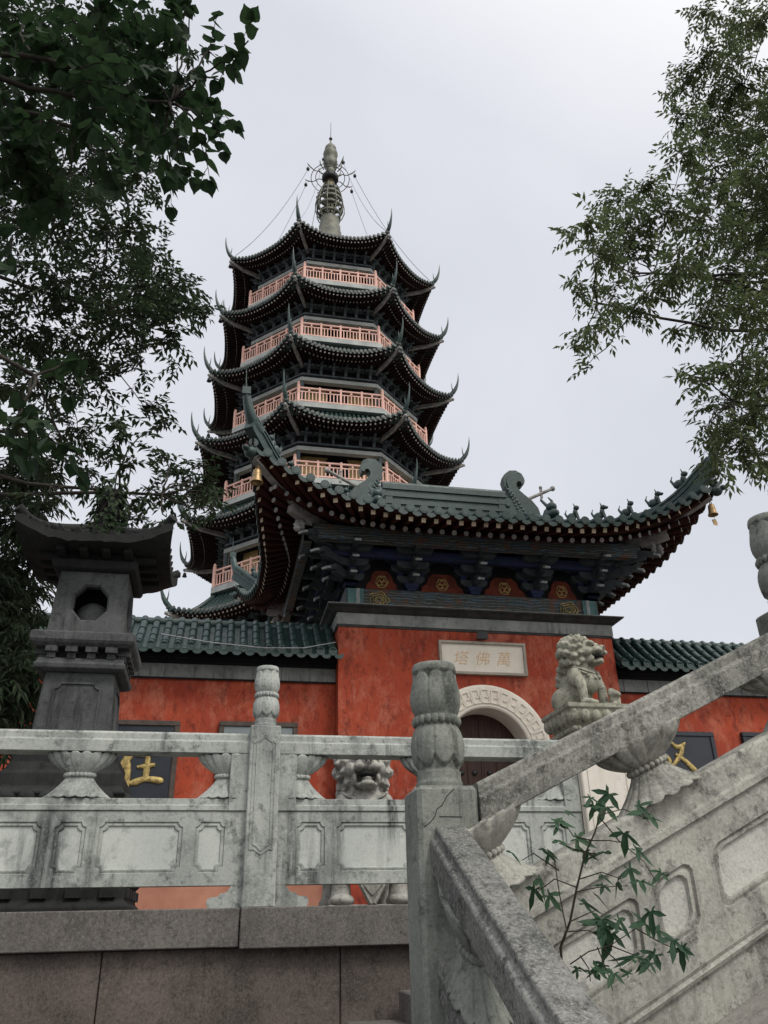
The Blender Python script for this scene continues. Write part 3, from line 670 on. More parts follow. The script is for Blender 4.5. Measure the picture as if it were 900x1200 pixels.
for sx in (-1, 1):
    for sy in (-1, 1):
        # descending ridge, then hip ridge, then the upswept horn
        mb = MB()
        pts = [(XC+sx*2.15, YC+sy*y, roofz(2.15, y)+.05) for y in np.linspace(.25, 1.55, 7)]
        ridge_sweep(mb, pts, .12, .34)
        e = Vector(pts[-1]); mb.ell(e+Vector((sx*.0, sy*.10, .28)), (.20, .22, .30), 10, 8)
        mb.ell(e+Vector((0, sy*.30, .30)), (.14, .18, .13), 8, 6); mb.ell(e+Vector((0, sy*.22, .52)), (.14, .15, .13), 8, 6)
        for q in (-.07, .07): mb.tube([e+Vector((q, sy*.15, .58)), e+Vector((q*2.0, sy*.0, .82)), e+Vector((q*1.3, sy*-.1, .98))], [.045, .035, .012], 5)
        mb.build('descending_ridge', M['tile'], rf)
        mb = MB(); xs = np.linspace(2.25, 5.15, 16)
        pts = [Vector((XC+sx*x, YC+sy*(x-1.2), roofz(x, x-1.2)+.04+.30*max(0, (x-3.7)/1.45)**2)) for x in xs]
        zc = roofz(5.15, 3.95)+.04
        pts += [Vector((XC+sx*5.20, YC+sy*4.02, zc+.36))]
        ridge_sweep(mb, pts, .105, .30)
        hp = [(4.98, 3.80, zc+.30), (5.12, 3.94, zc+.44), (5.20, 4.03, zc+.62), (5.26, 4.09, zc+.82), (5.30, 4.13, zc+1.04)]
        hp = [Vector((XC+sx*a, YC+sy*b, c)) for a, b, c in hp]
        mb.tube(hp, [.13, .125, .112, .096, .08], 8)
        mb.box(hp[-1].x-.085, hp[-1].x+.085, hp[-1].y-.085, hp[-1].y+.085, hp[-1].z-.06, hp[-1].z+.11)
        mb.tube([hp[-1]+Vector((0, 0, .1)), hp[-1]+Vector((-.02, 0, .30)), hp[-1]+Vector((-.03, 0, .62))], [.016, .012, .006], 5)
        hr = mb.build('hip_ridge', M['tile'], rf)
        for k, t in enumerate((.18, .34, .50, .66, .82)):
            i = t*15; p = pts[int(i)].lerp(pts[int(i)+1], i-int(i)); mb = MB(); beast(mb, p+Vector((0, 0, .30)), (sx, sy), 1.3 + .1*(k == 4), k % 2); mb.build('ridge_beast', M['tile'], hr)
        # corner beams under the eave
        mb = MB(); a = Vector((XC+sx*2.75, YC+sy*1.75, 7.62)); c = Vector((XC+sx*5.02, YC+sy*3.82, zc-.30)); mid = a.lerp(c, .55) + Vector((0, 0, -.22))
        mb.bar(a, mid, .17, .24, 0); mb.bar(mid+Vector((0, 0, .02)), c, .16, .20, 0)
        low = a.lerp(c, .66) + Vector((0, 0, -.42)); mb.bar(a+Vector((0, 0, -.25)), low, .15, .17, 0)
        mb.ell(c+Vector((sx*.12, sy*.12, .06)), (.13, .13, .12), 10, 8, 1); mb.ell(c+Vector((sx*.22, sy*.22, .10)), (.08, .08, .06), 8, 6, 1)
        for k, t in enumerate((.25, .45)):
            h = a.lerp(low, .75+t*.3)+Vector((0, 0, -.16-.06*k)); mb.lathe([(.0, -.2), (.05, -.19), (.085, -.13), (.06, -.09), (.09, -.05), (.05, 0), (.05, .04)], h, 10, 0)
        mb.build('corner_beam', [M['beam_grey'], M['tile']], gate)

# ---- timber core, painted frieze, brackets
core = MB(); core.box(XC-2.78, XC+2.78, 16.22, 19.78, 6.02, 8.6); core.build('timber_core', M['tower_soffit'], gate)
fz = MB()
for (x0, x1, y0, y1) in ((XC-2.84, XC+2.84, 16.10, 16.22), (XC-2.84, XC+2.84, 19.78, 19.90), (XC-2.90, XC-2.78, 16.10, 19.90), (XC+2.78, XC+2.90, 16.10, 19.90)): fz.box(x0, x1, y0, y1, 6.06, 6.56)
fzo = fz.build('painted_frieze', M['frieze'], gate)
pb = MB()
for (x0, x1, y0, y1) in ((XC-3.9, XC+3.9, 15.24, 15.42), (XC-3.9, XC+3.9, 20.58, 20.76), (XC-3.9, XC-3.72, 15.24, 20.76), (XC+3.72, XC+3.9, 15.24, 20.76)): pb.box(x0, x1, y0, y1, 7.30, 7.62)
pb.build('eave_purlin', M['frieze'], gate)
bw = MB()
for (x0, x1, y0, y1) in ((XC-3.3, XC+3.3, 15.72, 15.84), (XC-3.3, XC-3.18, 15.84, 20.1), (XC+3.18, XC+3.3, 15.84, 20.1)): bw.box(x0, x1, y0, y1, 7.15, 7.36)
bw.build('bracket_tie', M['bracket_blue'], gate)
def gong(mb, c, t, n, L, h=.17, dp=.15, m=0):
    # a curved bracket arm: stepped ends below, flat above
    pts = [(-L/2, h), (-L/2, h*.55), (-L/2+.035, h*.3), (-L/2+.09, h*.1), (-L/2+.16, 0), (L/2-.16, 0), (L/2-.09, h*.1), (L/2-.035, h*.3), (L/2, h*.55), (L/2, h)]
    T = lambda u, w, d: tuple(c + t*u + Vector((0, 0, w)) + n*d)
    mb.poly(pts, T, -dp/2, dp/2, m)
    for a in (-L/2+.075, L/2-.075, 0):
        q = c + t*a + Vector((0, 0, h)); mb.loft([[q+t*x*.055+n*y*.06+Vector((0, 0, z)) for x, y in ((-1, -1), (1, -1), (1, 1), (-1, 1))] for z in (0, .03)] + [[q+t*x*.075+n*y*.08+Vector((0, 0, z)) for x, y in ((-1, -1), (1, -1), (1, 1), (-1, 1))] for z in (.05, .085)], 1)
def beak(mb, c, n, L, w=.12):
    # projecting pointed lever, pale underside tip
    r = n.cross(Vector((0, 0, 1)))
    prof = [(0, .15), (L*.7, .13), (L+.16, -.03), (L+.17, -.07), (L+.05, -.045), (L*.8, 0), (0, -.02)]
    T = lambda u, z, d: tuple(c + n*u + Vector((0, 0, z)) + r*d)
    mb.poly(prof, T, -w/2, w/2, 0)
    q = c + n*(L+.06); mb.bar(q+Vector((0, 0, .0)), q+n*.115+Vector((0, 0, -.052)), w+.012, .05, 2)
def dougong(parent, o, n, t, corner=False):
    mb = MB(); o = Vector(o); n = Vector(n).normalized(); t = Vector(t)
    mb.loft([[o+t*x*a+n*y*a+Vector((0, 0, z)) for x, y in ((-1, -1), (1, -1), (1, 1), (-1, 1))] for a, z in ((.10, 0), (.10, .03), (.15, .09), (.15, .16))], 1)
    for i in range(3):
        z = .17+.25*i; off = .26*i
        for j in range(i+1): gong(mb, o+n*(off*(j/max(1, i)) if i else .0)+Vector((0, 0, z)), t, n, .62+.26*(i-j)+.10*j, m=0)
        mb.bar(o-n*.1+Vector((0, 0, z+.09)), o+n*(off+.34)+Vector((0, 0, z+.09)), .11, .16, 0)
        if i < 2 or corner: beak(mb, o+n*(off+.24)+Vector((0, 0, z+.05)), n, .18)
    gong(mb, o+n*.74+Vector((0, 0, .90)), t, n, .86)
    return mb
BM = [M['bracket'], M['bracket_blue'], M['bracket_edge']]
ZB = 6.56
for k in (-1, 0, 1):
    dougong(gate, (XC+k*1.45, 16.16, ZB), (0, -1, 0), Vector((1, 0, 0))).build('bracket_set', BM, gate)
for sx in (-1, 1):
    for y in (17.35, 18.65): dougong(gate, (XC+sx*2.84, y, ZB), (sx, 0, 0), Vector((0, 1, 0))).build('bracket_set', BM, gate)
    for sy in (-1, 1):
        o = Vector((XC+sx*2.80, YC+sy*1.84, ZB)); mb = dougong(gate, o, (0, sy, 0), Vector((1, 0, 0)), True)
        m2 = dougong(gate, o, (sx, 0, 0), Vector((0, 1, 0)), True); mb.add(m2.v, m2.f); mb.m[-len(m2.m):] = m2.m; mb.s[-len(m2.s):] = m2.s
        dn = Vector((sx, sy, 0)).normalized()
        for i in range(3):
            z = .22+.26*i; L = .38+.40*i
            mb.bar(o+Vector((0, 0, z+.05)), o+dn*(L+.2)+Vector((0, 0, z+.05)), .13, .17, 0); beak(mb, o+dn*L+Vector((0, 0, z+.02)), dn, .34, .15)
        mb.build('corner_bracket_set', BM, gate)
# vermilion boards with gilt emblems between the brackets
for k in range(4):
    rb = MB(); em = MB()
    cx = XC+(-1.5+k)*1.45+(.08 if k == 0 else -.08 if k == 3 else 0); w = .50 if k in (1, 2) else .36
    T = lambda u, ww, d: (cx+u, 16.19+d, ww)
    rb.poly([(-w, ZB), (w, ZB), (w*.92, ZB+.14), (w*.7, ZB+.22), (w*.62, ZB+.36), (w*.4, ZB+.46), (-w*.4, ZB+.46), (-w*.62, ZB+.36), (-w*.7, ZB+.22), (-w*.92, ZB+.14)], T, 0, -.03)
    rbo = rb.build('painted_board', M['panel_red'], gate)
    for (u, z, r) in ((0, .26, .055), (-.055, .17, .055), (.055, .17, .055)):
        em.tube([(cx+u+r*math.cos(a), 16.155, ZB+z+r*math.sin(a)) for a in np.linspace(0, 2*PI, 13)], .014, 5, caps=False)
    em.tube([(cx+(.13+.012*math.cos(6*a))*math.cos(a), 16.157, ZB+.205+(.14+.012*math.cos(6*a))*math.sin(a)) for a in np.linspace(0, 2*PI, 25)], .012, 5, caps=False)
    em.build('gilt_emblem', M['gold'], rbo)
for sx in (-1, 1):
    cx = XC+sx*2.18; em = MB()
    for rr in (.19, .13, .07):
        em.tube([(cx+(rr+.02*math.cos(5*a))*math.cos(a)*1.1, 16.09, 6.31+(rr+.02*math.cos(5*a))*math.sin(a)*.95) for a in np.linspace(0, 2*PI, 29)], .016, 5, caps=False)
    em.build('gilt_emblem', M['gold'], fzo)
    bs = MB(); bs.box(*sorted((XC+sx*2.52, XC+sx*2.86)), 16.055, 16.095, 6.10, 6.54); bs.box(*sorted((XC+sx*2.60, XC+sx*2.68)), 16.045, 16.054, 6.10, 6.54, 1)
    bs.build('teal_corner_block', [M['teal'], M['bracket_edge']], gate)

# ---- masonry
GX0, GX1, GW = 2.34, 8.48, 5.64
RI, RO, AZ = .87, 1.35, 3.14
RW = RI+.03
arc = [(XC+RW*math.cos(a), AZ+RW*math.sin(a)) for a in np.linspace(PI, 0, 33)]
wl = MB(); T = lambda u, w, d: (u, 16+d, w)
wl.poly([(GX0, TZ+.004), (XC-RW, TZ+.004)] + arc + [(XC+RW, TZ+.004), (GX1, TZ+.004), (GX1, GW), (GX0, GW)], T, 0, .75)
wl.box(GX0+.002, GX1-.002, 16.751, 20.0, TZ+.004, GW); wl.build('wall', M['red'], gate, fix=True)
cn = MB(); x0, x1, y0, y1 = GX0, GX1, 16.0, 20.0
def ringbox(e, z): return [(x0-e, y0-e, z), (x1+e, y0-e, z), (x1+e, y1+e, z), (x0-e, y1+e, z)]
cn.loft([ringbox(.02, GW-.0), ringbox(.02, GW+.05)], 1); cn.loft([ringbox(.035, GW+.052), ringbox(.035, GW+.30)], 0); cn.loft([ringbox(.04, GW+.302), ringbox(.10, GW+.33), ringbox(.17, GW+.38), ringbox(.24, GW+.41), ringbox(.25, GW+.43)], 1); cn.loft([ringbox(.255, GW+.432), ringbox(.255, GW+.445)], 0)
M['cornice_dark'] = plain('dark_cornice', (0.055, 0.055, 0.053), 0.8, 0.2, (0.03, 0.03, 0.03), 4.0)
cn.build('cornice', [M['band'], M['cornice_dark']], gate)
jn = MB()
for x in np.arange(GX0+.5, GX1, .62): jn.box(x, x+.008, 15.958, 15.968, GW+.055, GW+.298)
# arch surround with a key pattern cut in relief
sr = MB(); K = 48
def polar(r, a, y): return (XC+r*math.cos(a), y, AZ+r*math.sin(a))
angs = np.linspace(PI, 0, K+1)
sec = [(RI, 15.955), (RI+.03, 15.93), (RO-.05, 15.93), (RO, 15.955), (RO, 16.002), (RI, 16.54)]
sr.loft([[(XC-r, y, TZ+.004) for r, y in sec]] + [[polar(r, a, y) for r, y in sec] for a in angs] + [[(XC+r, y, TZ+.004) for r, y in sec]], 0)
su = sr.build('arch_surround', M['plaque'], gate)
kp = MB(); U = 17; r0, r1 = RI+.10, RO-.11
def kbar(u0, v0, u1, v1, h=.026):
    def q(u, v): return PI*(1-u/U), r0+(r1-r0)*v
    n = max(2, int(abs(u1-u0)*6)+1)
    if abs(u1-u0) > abs(v1-v0):
        L = []
        for i in range(n+1):
            a, r = q(u0+(u1-u0)*i/n, v0); L.append([polar(r-h/2, a, 15.931), polar(r-h/2, a, 15.905), polar(r+h/2, a, 15.905), polar(r+h/2, a, 15.931)])
        kp.loft(L, 0)
    else:
        a, r = q(u0, v0); _, rr = q(u1, v1); w = h/2/((r+rr)/2)
        kp.loft([[polar(s, a-w, 15.931), polar(s, a-w, 15.904), polar(s, a+w, 15.904), polar(s, a+w, 15.931)] for s in (r, rr)], 0)
for i in range(U):
    kbar(i+.08, 0, i+.92, 0); kbar(i+.08, 0, i+.08, 1); kbar(i+.08, 1, i+.75, 1); kbar(i+.75, 1, i+.75, .42); kbar(i+.75, .42, i+.40, .42); kbar(i+.92, 0, i+.92, .6)
kp.build('key_pattern', M['plaque'], su)
dr = MB()
for sg in (-1, 1):
    arcp = [(XC+RI*1.02*math.cos(a), AZ+RI*1.02*math.sin(a)) for a in (np.linspace(PI/2, PI, 17) if sg < 0 else np.linspace(PI/2, 0, 17))]
    d = MB(); d.poly([(XC+sg*.006, TZ+.004), (XC+sg*.006, AZ+RI*1.02)] + arcp[1:] + [(XC+sg*RI*1.02, TZ+.004)], lambda u, w, dd: (u, 16.55+dd, w), 0, .08)
    for k in range(3): d.box(*sorted((XC+sg*(.06+.27*k), XC+sg*(.30+.27*k))), 16.535, 16.55, TZ+.3, 3.05 if k < 2 else 2.9)
    do = d.build('door_leaf', M['door'], gate)
    for i in range(3):
        for j in range(9):
            s = MB(); s.ell((XC+sg*(.16+.27*i), 16.52, .5+.33*j), (.055, .045, .055), 10, 8); s.build('door_stud', M['iron'], do)
    h = MB(); h.box(*sorted((XC+sg*.02, XC+sg*.34)), 16.50, 16.53, 2.52, 2.58); h.box(*sorted((XC+sg*.06, XC+sg*.12)), 16.47, 16.53, 2.2, 2.5); h.build('door_bolt', M['iron'], do)
# name tablet
PX0, PX1, PZ0, PZ1 = 4.47, 6.385, 4.70, 5.41
fr = MB()
for (a, b, c, d) in ((PX0, PX1, PZ0, PZ0+.05), (PX0, PX1, PZ1-.05, PZ1), (PX0, PX0+.05, PZ0+.0502, PZ1-.0502), (PX1-.05, PX1, PZ0+.0502, PZ1-.0502)): fr.box(a, b, 15.90, 15.998, c, d)
M['tab_frame'] = stone('tablet_frame_stone', (0.42, 0.38, 0.32), (0.33, 0.30, 0.25), (0.10, 0.09, 0.075), 0.3, 0.3, 0.1)
tb = MB(); tb.box(PX0+.05, PX1-.05, 15.955, 15.999, PZ0+.05, PZ1-.05); tab = tb.build('name_tablet', M['plaque'], gate)
fr.build('tablet_frame', M['tab_frame'], tab)
def glyph(ch, x, z, size, y, mat, parent, ext=.006, shear=.0, name='lettering', off=.0, sx=1.0):
    c = bpy.data.curves.new('lettering', 'FONT'); c.body = ch; c.size = size; c.extrude = ext; c.align_x = 'CENTER'; c.shear = shear; c.offset = off
    o = bpy.data.objects.new('tmp', c); COL.objects.link(o); dg = bpy.context.evaluated_depsgraph_get(); me = bpy.data.meshes.new_from_object(o.evaluated_get(dg))
    bpy.data.objects.remove(o); bpy.data.curves.remove(c)
    base = Vector((0, 0, 0)); q = parent
    while q is not None: base += q.location; q = q.parent
    me.transform(Matrix(((sx, 0, 0, x-base.x), (0, 0, -1, y-base.y), (0, 1, 0, z-base.z), (0, 0, 0, 1))))
    me.materials.clear(); me.materials.append(mat); ob = bpy.data.objects.new(name, me); COL.objects.link(ob); ob.parent = parent; return ob
for ch, x in (('塔', 4.93), ('佛', 5.40), ('萬', 5.87)): glyph(ch, x, 4.93, .34, 15.951, M['orange'], tab, .003, .22, off=-.004)
lp = MB(); lp.box(XC-.04, XC+.04, 15.86, 15.998, 5.58, 5.63); lp.loft([[(XC+x*a, y, 5.52+z*b) for x, z in ((-1, -1), (1, -1), (1, 1), (-1, 1))] for y, a, b in ((15.93, .08, .06), (15.83, .12, .075), (15.80, .12, .075))], 0); lp.build('floodlight', M['iron'], gate)
# bells under the eave corners: each hangs free, so each stands alone
def bell(name, label, p, s, mat, group, clap=True, strip=True):
    p = Vector(p); mb = MB()
    mb.lathe([(.0, 0), (.035, -.005), (.055, -.03), (.062, -.08), (.066, -.14), (.078, -.19), (.09, -.215), (.088, -.22), (.07, -.19), (.05, -.10), (.0, -.05)], (p.x, p.y, p.z-.05*s), 14, 0, True, lambda r, z, a, i: (r*s, z*s), caps=False)
    mb.tube([p+Vector((.02*s*math.cos(a), 0, (-.03+.025*math.sin(a))*s)) for a in np.linspace(0, 2*PI, 9)], .008*s, 5, caps=False)
    o = mb.build(name, mat, props=P(label, 'bell', group, base=p))
    if strip:
        k = MB(); k.tube([p+Vector((0, 0, -.12*s)), p+Vector((.01, 0, -.36*s))], .005*s, 4); k.build('clapper_cord', M['iron'], o)
        k = MB(); k.loft([[p+Vector((x*s, y, z*s)) for x, z in ((-.05, -.36), (.03, -.35), (.05, -.43), (.035, -.47), (-.03, -.46))] for y in (-.006, .006)], 0); k.build('clapper_vane', M['bell'], o)
    return o
zc = roofz(EX, EY)
bell('wind_bell', 'brass bell with a hanging vane under the right front eave corner of the gatehouse', (XC+5.0, YC-3.82, zc-.42), 1.25, M['bell'], 'bells on the gatehouse eave corners')
bell('wind_bell', 'brass bell under the left front eave corner of the gatehouse', (XC-4.98, YC-3.80, zc-.42), 1.45, M['bell'], 'bells on the gatehouse eave corners', strip=False)
# ------------------------------------------------------------------ boundary walls either side of the gatehouse
def brush(mb, T, stroke, d0, d1, k=6):
    # one brush stroke: [(u, w, half width), ...] smoothed, raised from the board
    P0 = stroke; pts = []
    for i in range(len(P0)-1):
        for j in range(k):
            t = j/k; a, b = P0[i], P0[i+1]; p = P0[max(0, i-1)]; n = P0[min(len(P0)-1, i+2)]
            pts.append(tuple(.5*((2*a[q]) + (b[q]-p[q])*t + (2*p[q]-5*a[q]+4*b[q]-n[q])*t*t + (-p[q]+3*a[q]-3*b[q]+n[q])*t*t*t) for q in range(3)))
    pts.append(P0[-1]); loops = []
    for i, (u, w, h) in enumerate(pts):
        a, b = pts[max(0, i-1)], pts[min(len(pts)-1, i+1)]; du, dw = b[0]-a[0], b[1]-a[1]; L = math.hypot(du, dw) or 1; nu, nw = -dw/L, du/L
        loops.append([T(u+nu*h, w+nw*h, d0), T(u+nu*h*.8, w+nw*h*.8, d1*.8), T(u, w, d1), T(u-nu*h*.8, w-nw*h*.8, d1*.8), T(u-nu*h, w-nw*h, d0)])
    mb.loft(loops, 0, True)
def boundary(x0, x1, label, tx0, tx1):
    w = thing('boundary_wall', label, 'wall', ((x0+x1)/2, 16.8, TZ))
    mb = MB(); mb.box(x0, x1, 16.4, 17.2, TZ+.004, 4.55); mb.build('wall_face', M['red'], w)
    mb = MB(); mb.box(x0, x1, 16.37, 17.23, TZ+.002, 1.15); mb.build('plinth', M['plinth'], w)
    mb = MB(); mb.box(x0, x1, 16.36, 17.24, 4.552, 4.83)
    for x in np.arange(x0+.3, x1, .58): mb.box(x, x+.007, 16.352, 16.361, 4.56, 4.82, 1)
    mb.build('stone_band', [M['band'], M['cornice_dark']], w)
    mb = MB(); mb.box(x0, x1, 16.15, 17.45, 4.90, 4.98); mb.box(x0, x1, 16.28, 17.32, 4.832, 4.899); mb.box(x0, x1, 16.342, 16.36, 4.52, 4.551); mb.build('eave_board', M['tower_soffit'], w)
    t = MB(); n = int(round((tx1-tx0)/.258))
    prof = [(15.83, 4.985), (16.05, 5.14), (16.3, 5.35), (16.55, 5.59), (16.8, 5.85)]
    back = [(33.6-y, z) for y, z in prof]
    for i in range(n+1):
        x = tx0 + (tx1-tx0)*i/n; jx = rng.normal(0, .006)
        for pr, nn in ((prof, -1), (back, 1)):
            t.tube([(x+jx, y, z+.058) for y, z in pr], .076, 8, 0)
            t.add([(x+s*.13, y, z) for y, z in pr for s in (-1, 1)], [(2*k, 2*k+1, 2*k+3, 2*k+2) for k in range(4)], 0)
            t.add([(x+s*.13, y+nn*0, z-.05) for y, z in pr for s in (-1, 1)], [(2*k, 2*k+1, 2*k+3, 2*k+2) for k in range(4)], 0)
            c = Vector((x+jx, pr[0][0]+nn*.012, pr[0][1]+.052)); rings = []
            for rr, off in ((.088, -.03), (.088, .010), (.070, .010), (.068, .002), (.02, .002), (.0, .01)): rings.append([c+Vector((rr*math.cos(2*PI*k/14), nn*off, rr*math.sin(2*PI*k/14))) for k in range(14)])
            t.loft(rings, 0, False)
            dp = [(-.10, .025), (0, -.02), (.10, .025), (.098, -.035), (.07, -.075), (.03, -.095), (-.03, -.095), (-.07, -.075), (-.098, -.035)]
            t.loft([[(x+.129+u, pr[0][0]+nn*o, pr[0][1]+.0+ww) for u, ww in dp] for o in (-.012, .012)], 0)
            # joints across each barrel tile
            for (ya, za), (yb, zb) in zip(pr, pr[1:]):
                t.tube([(x+jx, (ya+yb)/2-.012, (za+zb)/2+.059), (x+jx, (ya+yb)/2+.012, (za+zb)/2+.059+.024*(zb-za)/(yb-ya))], .082, 8, 0)
    t.build('tiled_coping', M['tile'], w)
    r = MB(); r.tube([(tx0, 16.8, 5.83), (tx1, 16.8, 5.83)], .10, 10); r.build('coping_ridge', M['tile'], w)
    return w
boundary(-13, 2.336, 'red boundary wall with green tiled coping left of the gatehouse, behind the lantern', -12.9, 2.20)
boundary(8.484, 22, 'red boundary wall with green tiled coping right of the gatehouse, above the stair rail', 8.62, 21.9)
def plaque(x0, x1, z0, z1, label, mat, strokes=None, frame=M['frame'], cz=0, cx=0, cs=1, fy=16.30):
    o = thing('name_board', label, 'plaque', ((x0+x1)/2, 16.4, z0), 'calligraphy boards on the boundary walls')
    mb = MB(); mb.box(x0, x1, fy+.03, 16.399, z0, z1); b = mb.build('board', mat, o)
    f = MB(); e = .10
    for (a, bb, c, d) in ((x0-e, x1+e, z0-e, z0-.001), (x0-e, x1+e, z1+.001, z1+e), (x0-e, x0-.001, z0, z1), (x1+.001, x1+e, z0, z1)): f.box(a, bb, fy, 16.398, c, d)
    f.build('frame', frame, o, bevel=.012)
    if strokes:
        g = MB()
        for s in strokes: brush(g, lambda u, w, d: (cx+u*cs, fy+.03-d, cz+w*cs), [(u, w, h*1.0) for u, w, h in s], 0, .03)
        g.build('gilt_character', M['gold'], o)
    return o
ZHU = [[(-.14, .48, .04), (-.25, .28, .09), (-.40, .02, .07), (-.47, -.10, .06), (-.46, -.16, .03)], [(-.30, .22, .05), (-.27, 0, .075), (-.26, -.30, .07), (-.23, -.42, .04)],
       [(.08, .52, .03), (.16, .44, .06), (.19, .38, .03)], [(-.12, .27, .035), (.1, .29, .06), (.36, .33, .05), (.42, .30, .02)], [(.12, .28, .05), (.12, .0, .07), (.11, -.24, .06)],
       [(-.08, .03, .03), (.1, .05, .055), (.28, .08, .04)], [(-.20, -.30, .04), (-.08, -.27, .075), (.12, -.21, .06), (.40, -.24, .075), (.46, -.28, .03)]]
SHU = [[(-.2, .45, .03), (0, .3, .07), (.15, .35, .06), (.25, .42, .03)], [(.18, .40, .05), (.05, .1, .07), (-.25, -.2, .05)], [(-.1, .12, .04), (.15, -.05, .07), (.38, -.28, .08), (.44, -.34, .03)], [(-.4, .1, .04), (-.3, -.05, .06), (-.35, -.25, .04)]]
plaque(-2.15, -.80, 1.75, 3.58, 'dark navy board with a large gold character on the red wall beside the lantern', M['navy'], ZHU, cz=2.78, cx=-1.345, cs=.90)
plaque(.14, 1.48, 1.75, 3.60, 'dark board with its sky reflection painted in as pale blue grey, on the red wall behind the slim balustrade post', M['sky_sheen_board'], None)
plaque(9.2, 10.62, 1.75, 3.60, 'dark navy board with a gold character on the red wall right of the gatehouse', M['navy'], SHU, M['navy'], cz=3.12, cx=9.80, cs=.8)
plaque(11.52, 12.94, 1.75, 3.62, 'plain dark board at the right edge of the photo on the red wall', M['navy'], None, M['navy'])
cb = MB(); cb.tube([(-1.2, 15.80, 5.25), (-.2, 15.76, 5.10), (.8, 15.74, 5.03), (1.6, 15.74, 5.06), (2.25, 15.78, 5.22)], .012, 5)
cb.build('cable', M['steel'], props=P('thin pale cable draped along the tiled coping left of the gatehouse', 'cable', base=(.5, 15.75, 5.03)))
# ------------------------------------------------------------------ the seven-storey pagoda behind the gatehouse
TX, TY = XC, 42.1
T8 = math.tan(PI/8)
tow = thing('pagoda', 'tall octagonal pagoda with stacked upswept dark eaves, pink balcony railings and a bronze spire', 'pagoda', (TX, TY, TZ))
def oct_pt(a, k, z): ang = PI/8 + k*PI/4; r = a/math.cos(PI/8); return Vector((TX+r*math.cos(ang), TY+r*math.sin(ang), z))
def octring(a, z): return [oct_pt(a, k, z) for k in range(8)]
def face(k):                                   # outward normal and tangent of face k
    ang = k*PI/4; return Vector((math.cos(ang), math.sin(ang), 0)), Vector((-math.sin(ang), math.cos(ang), 0))
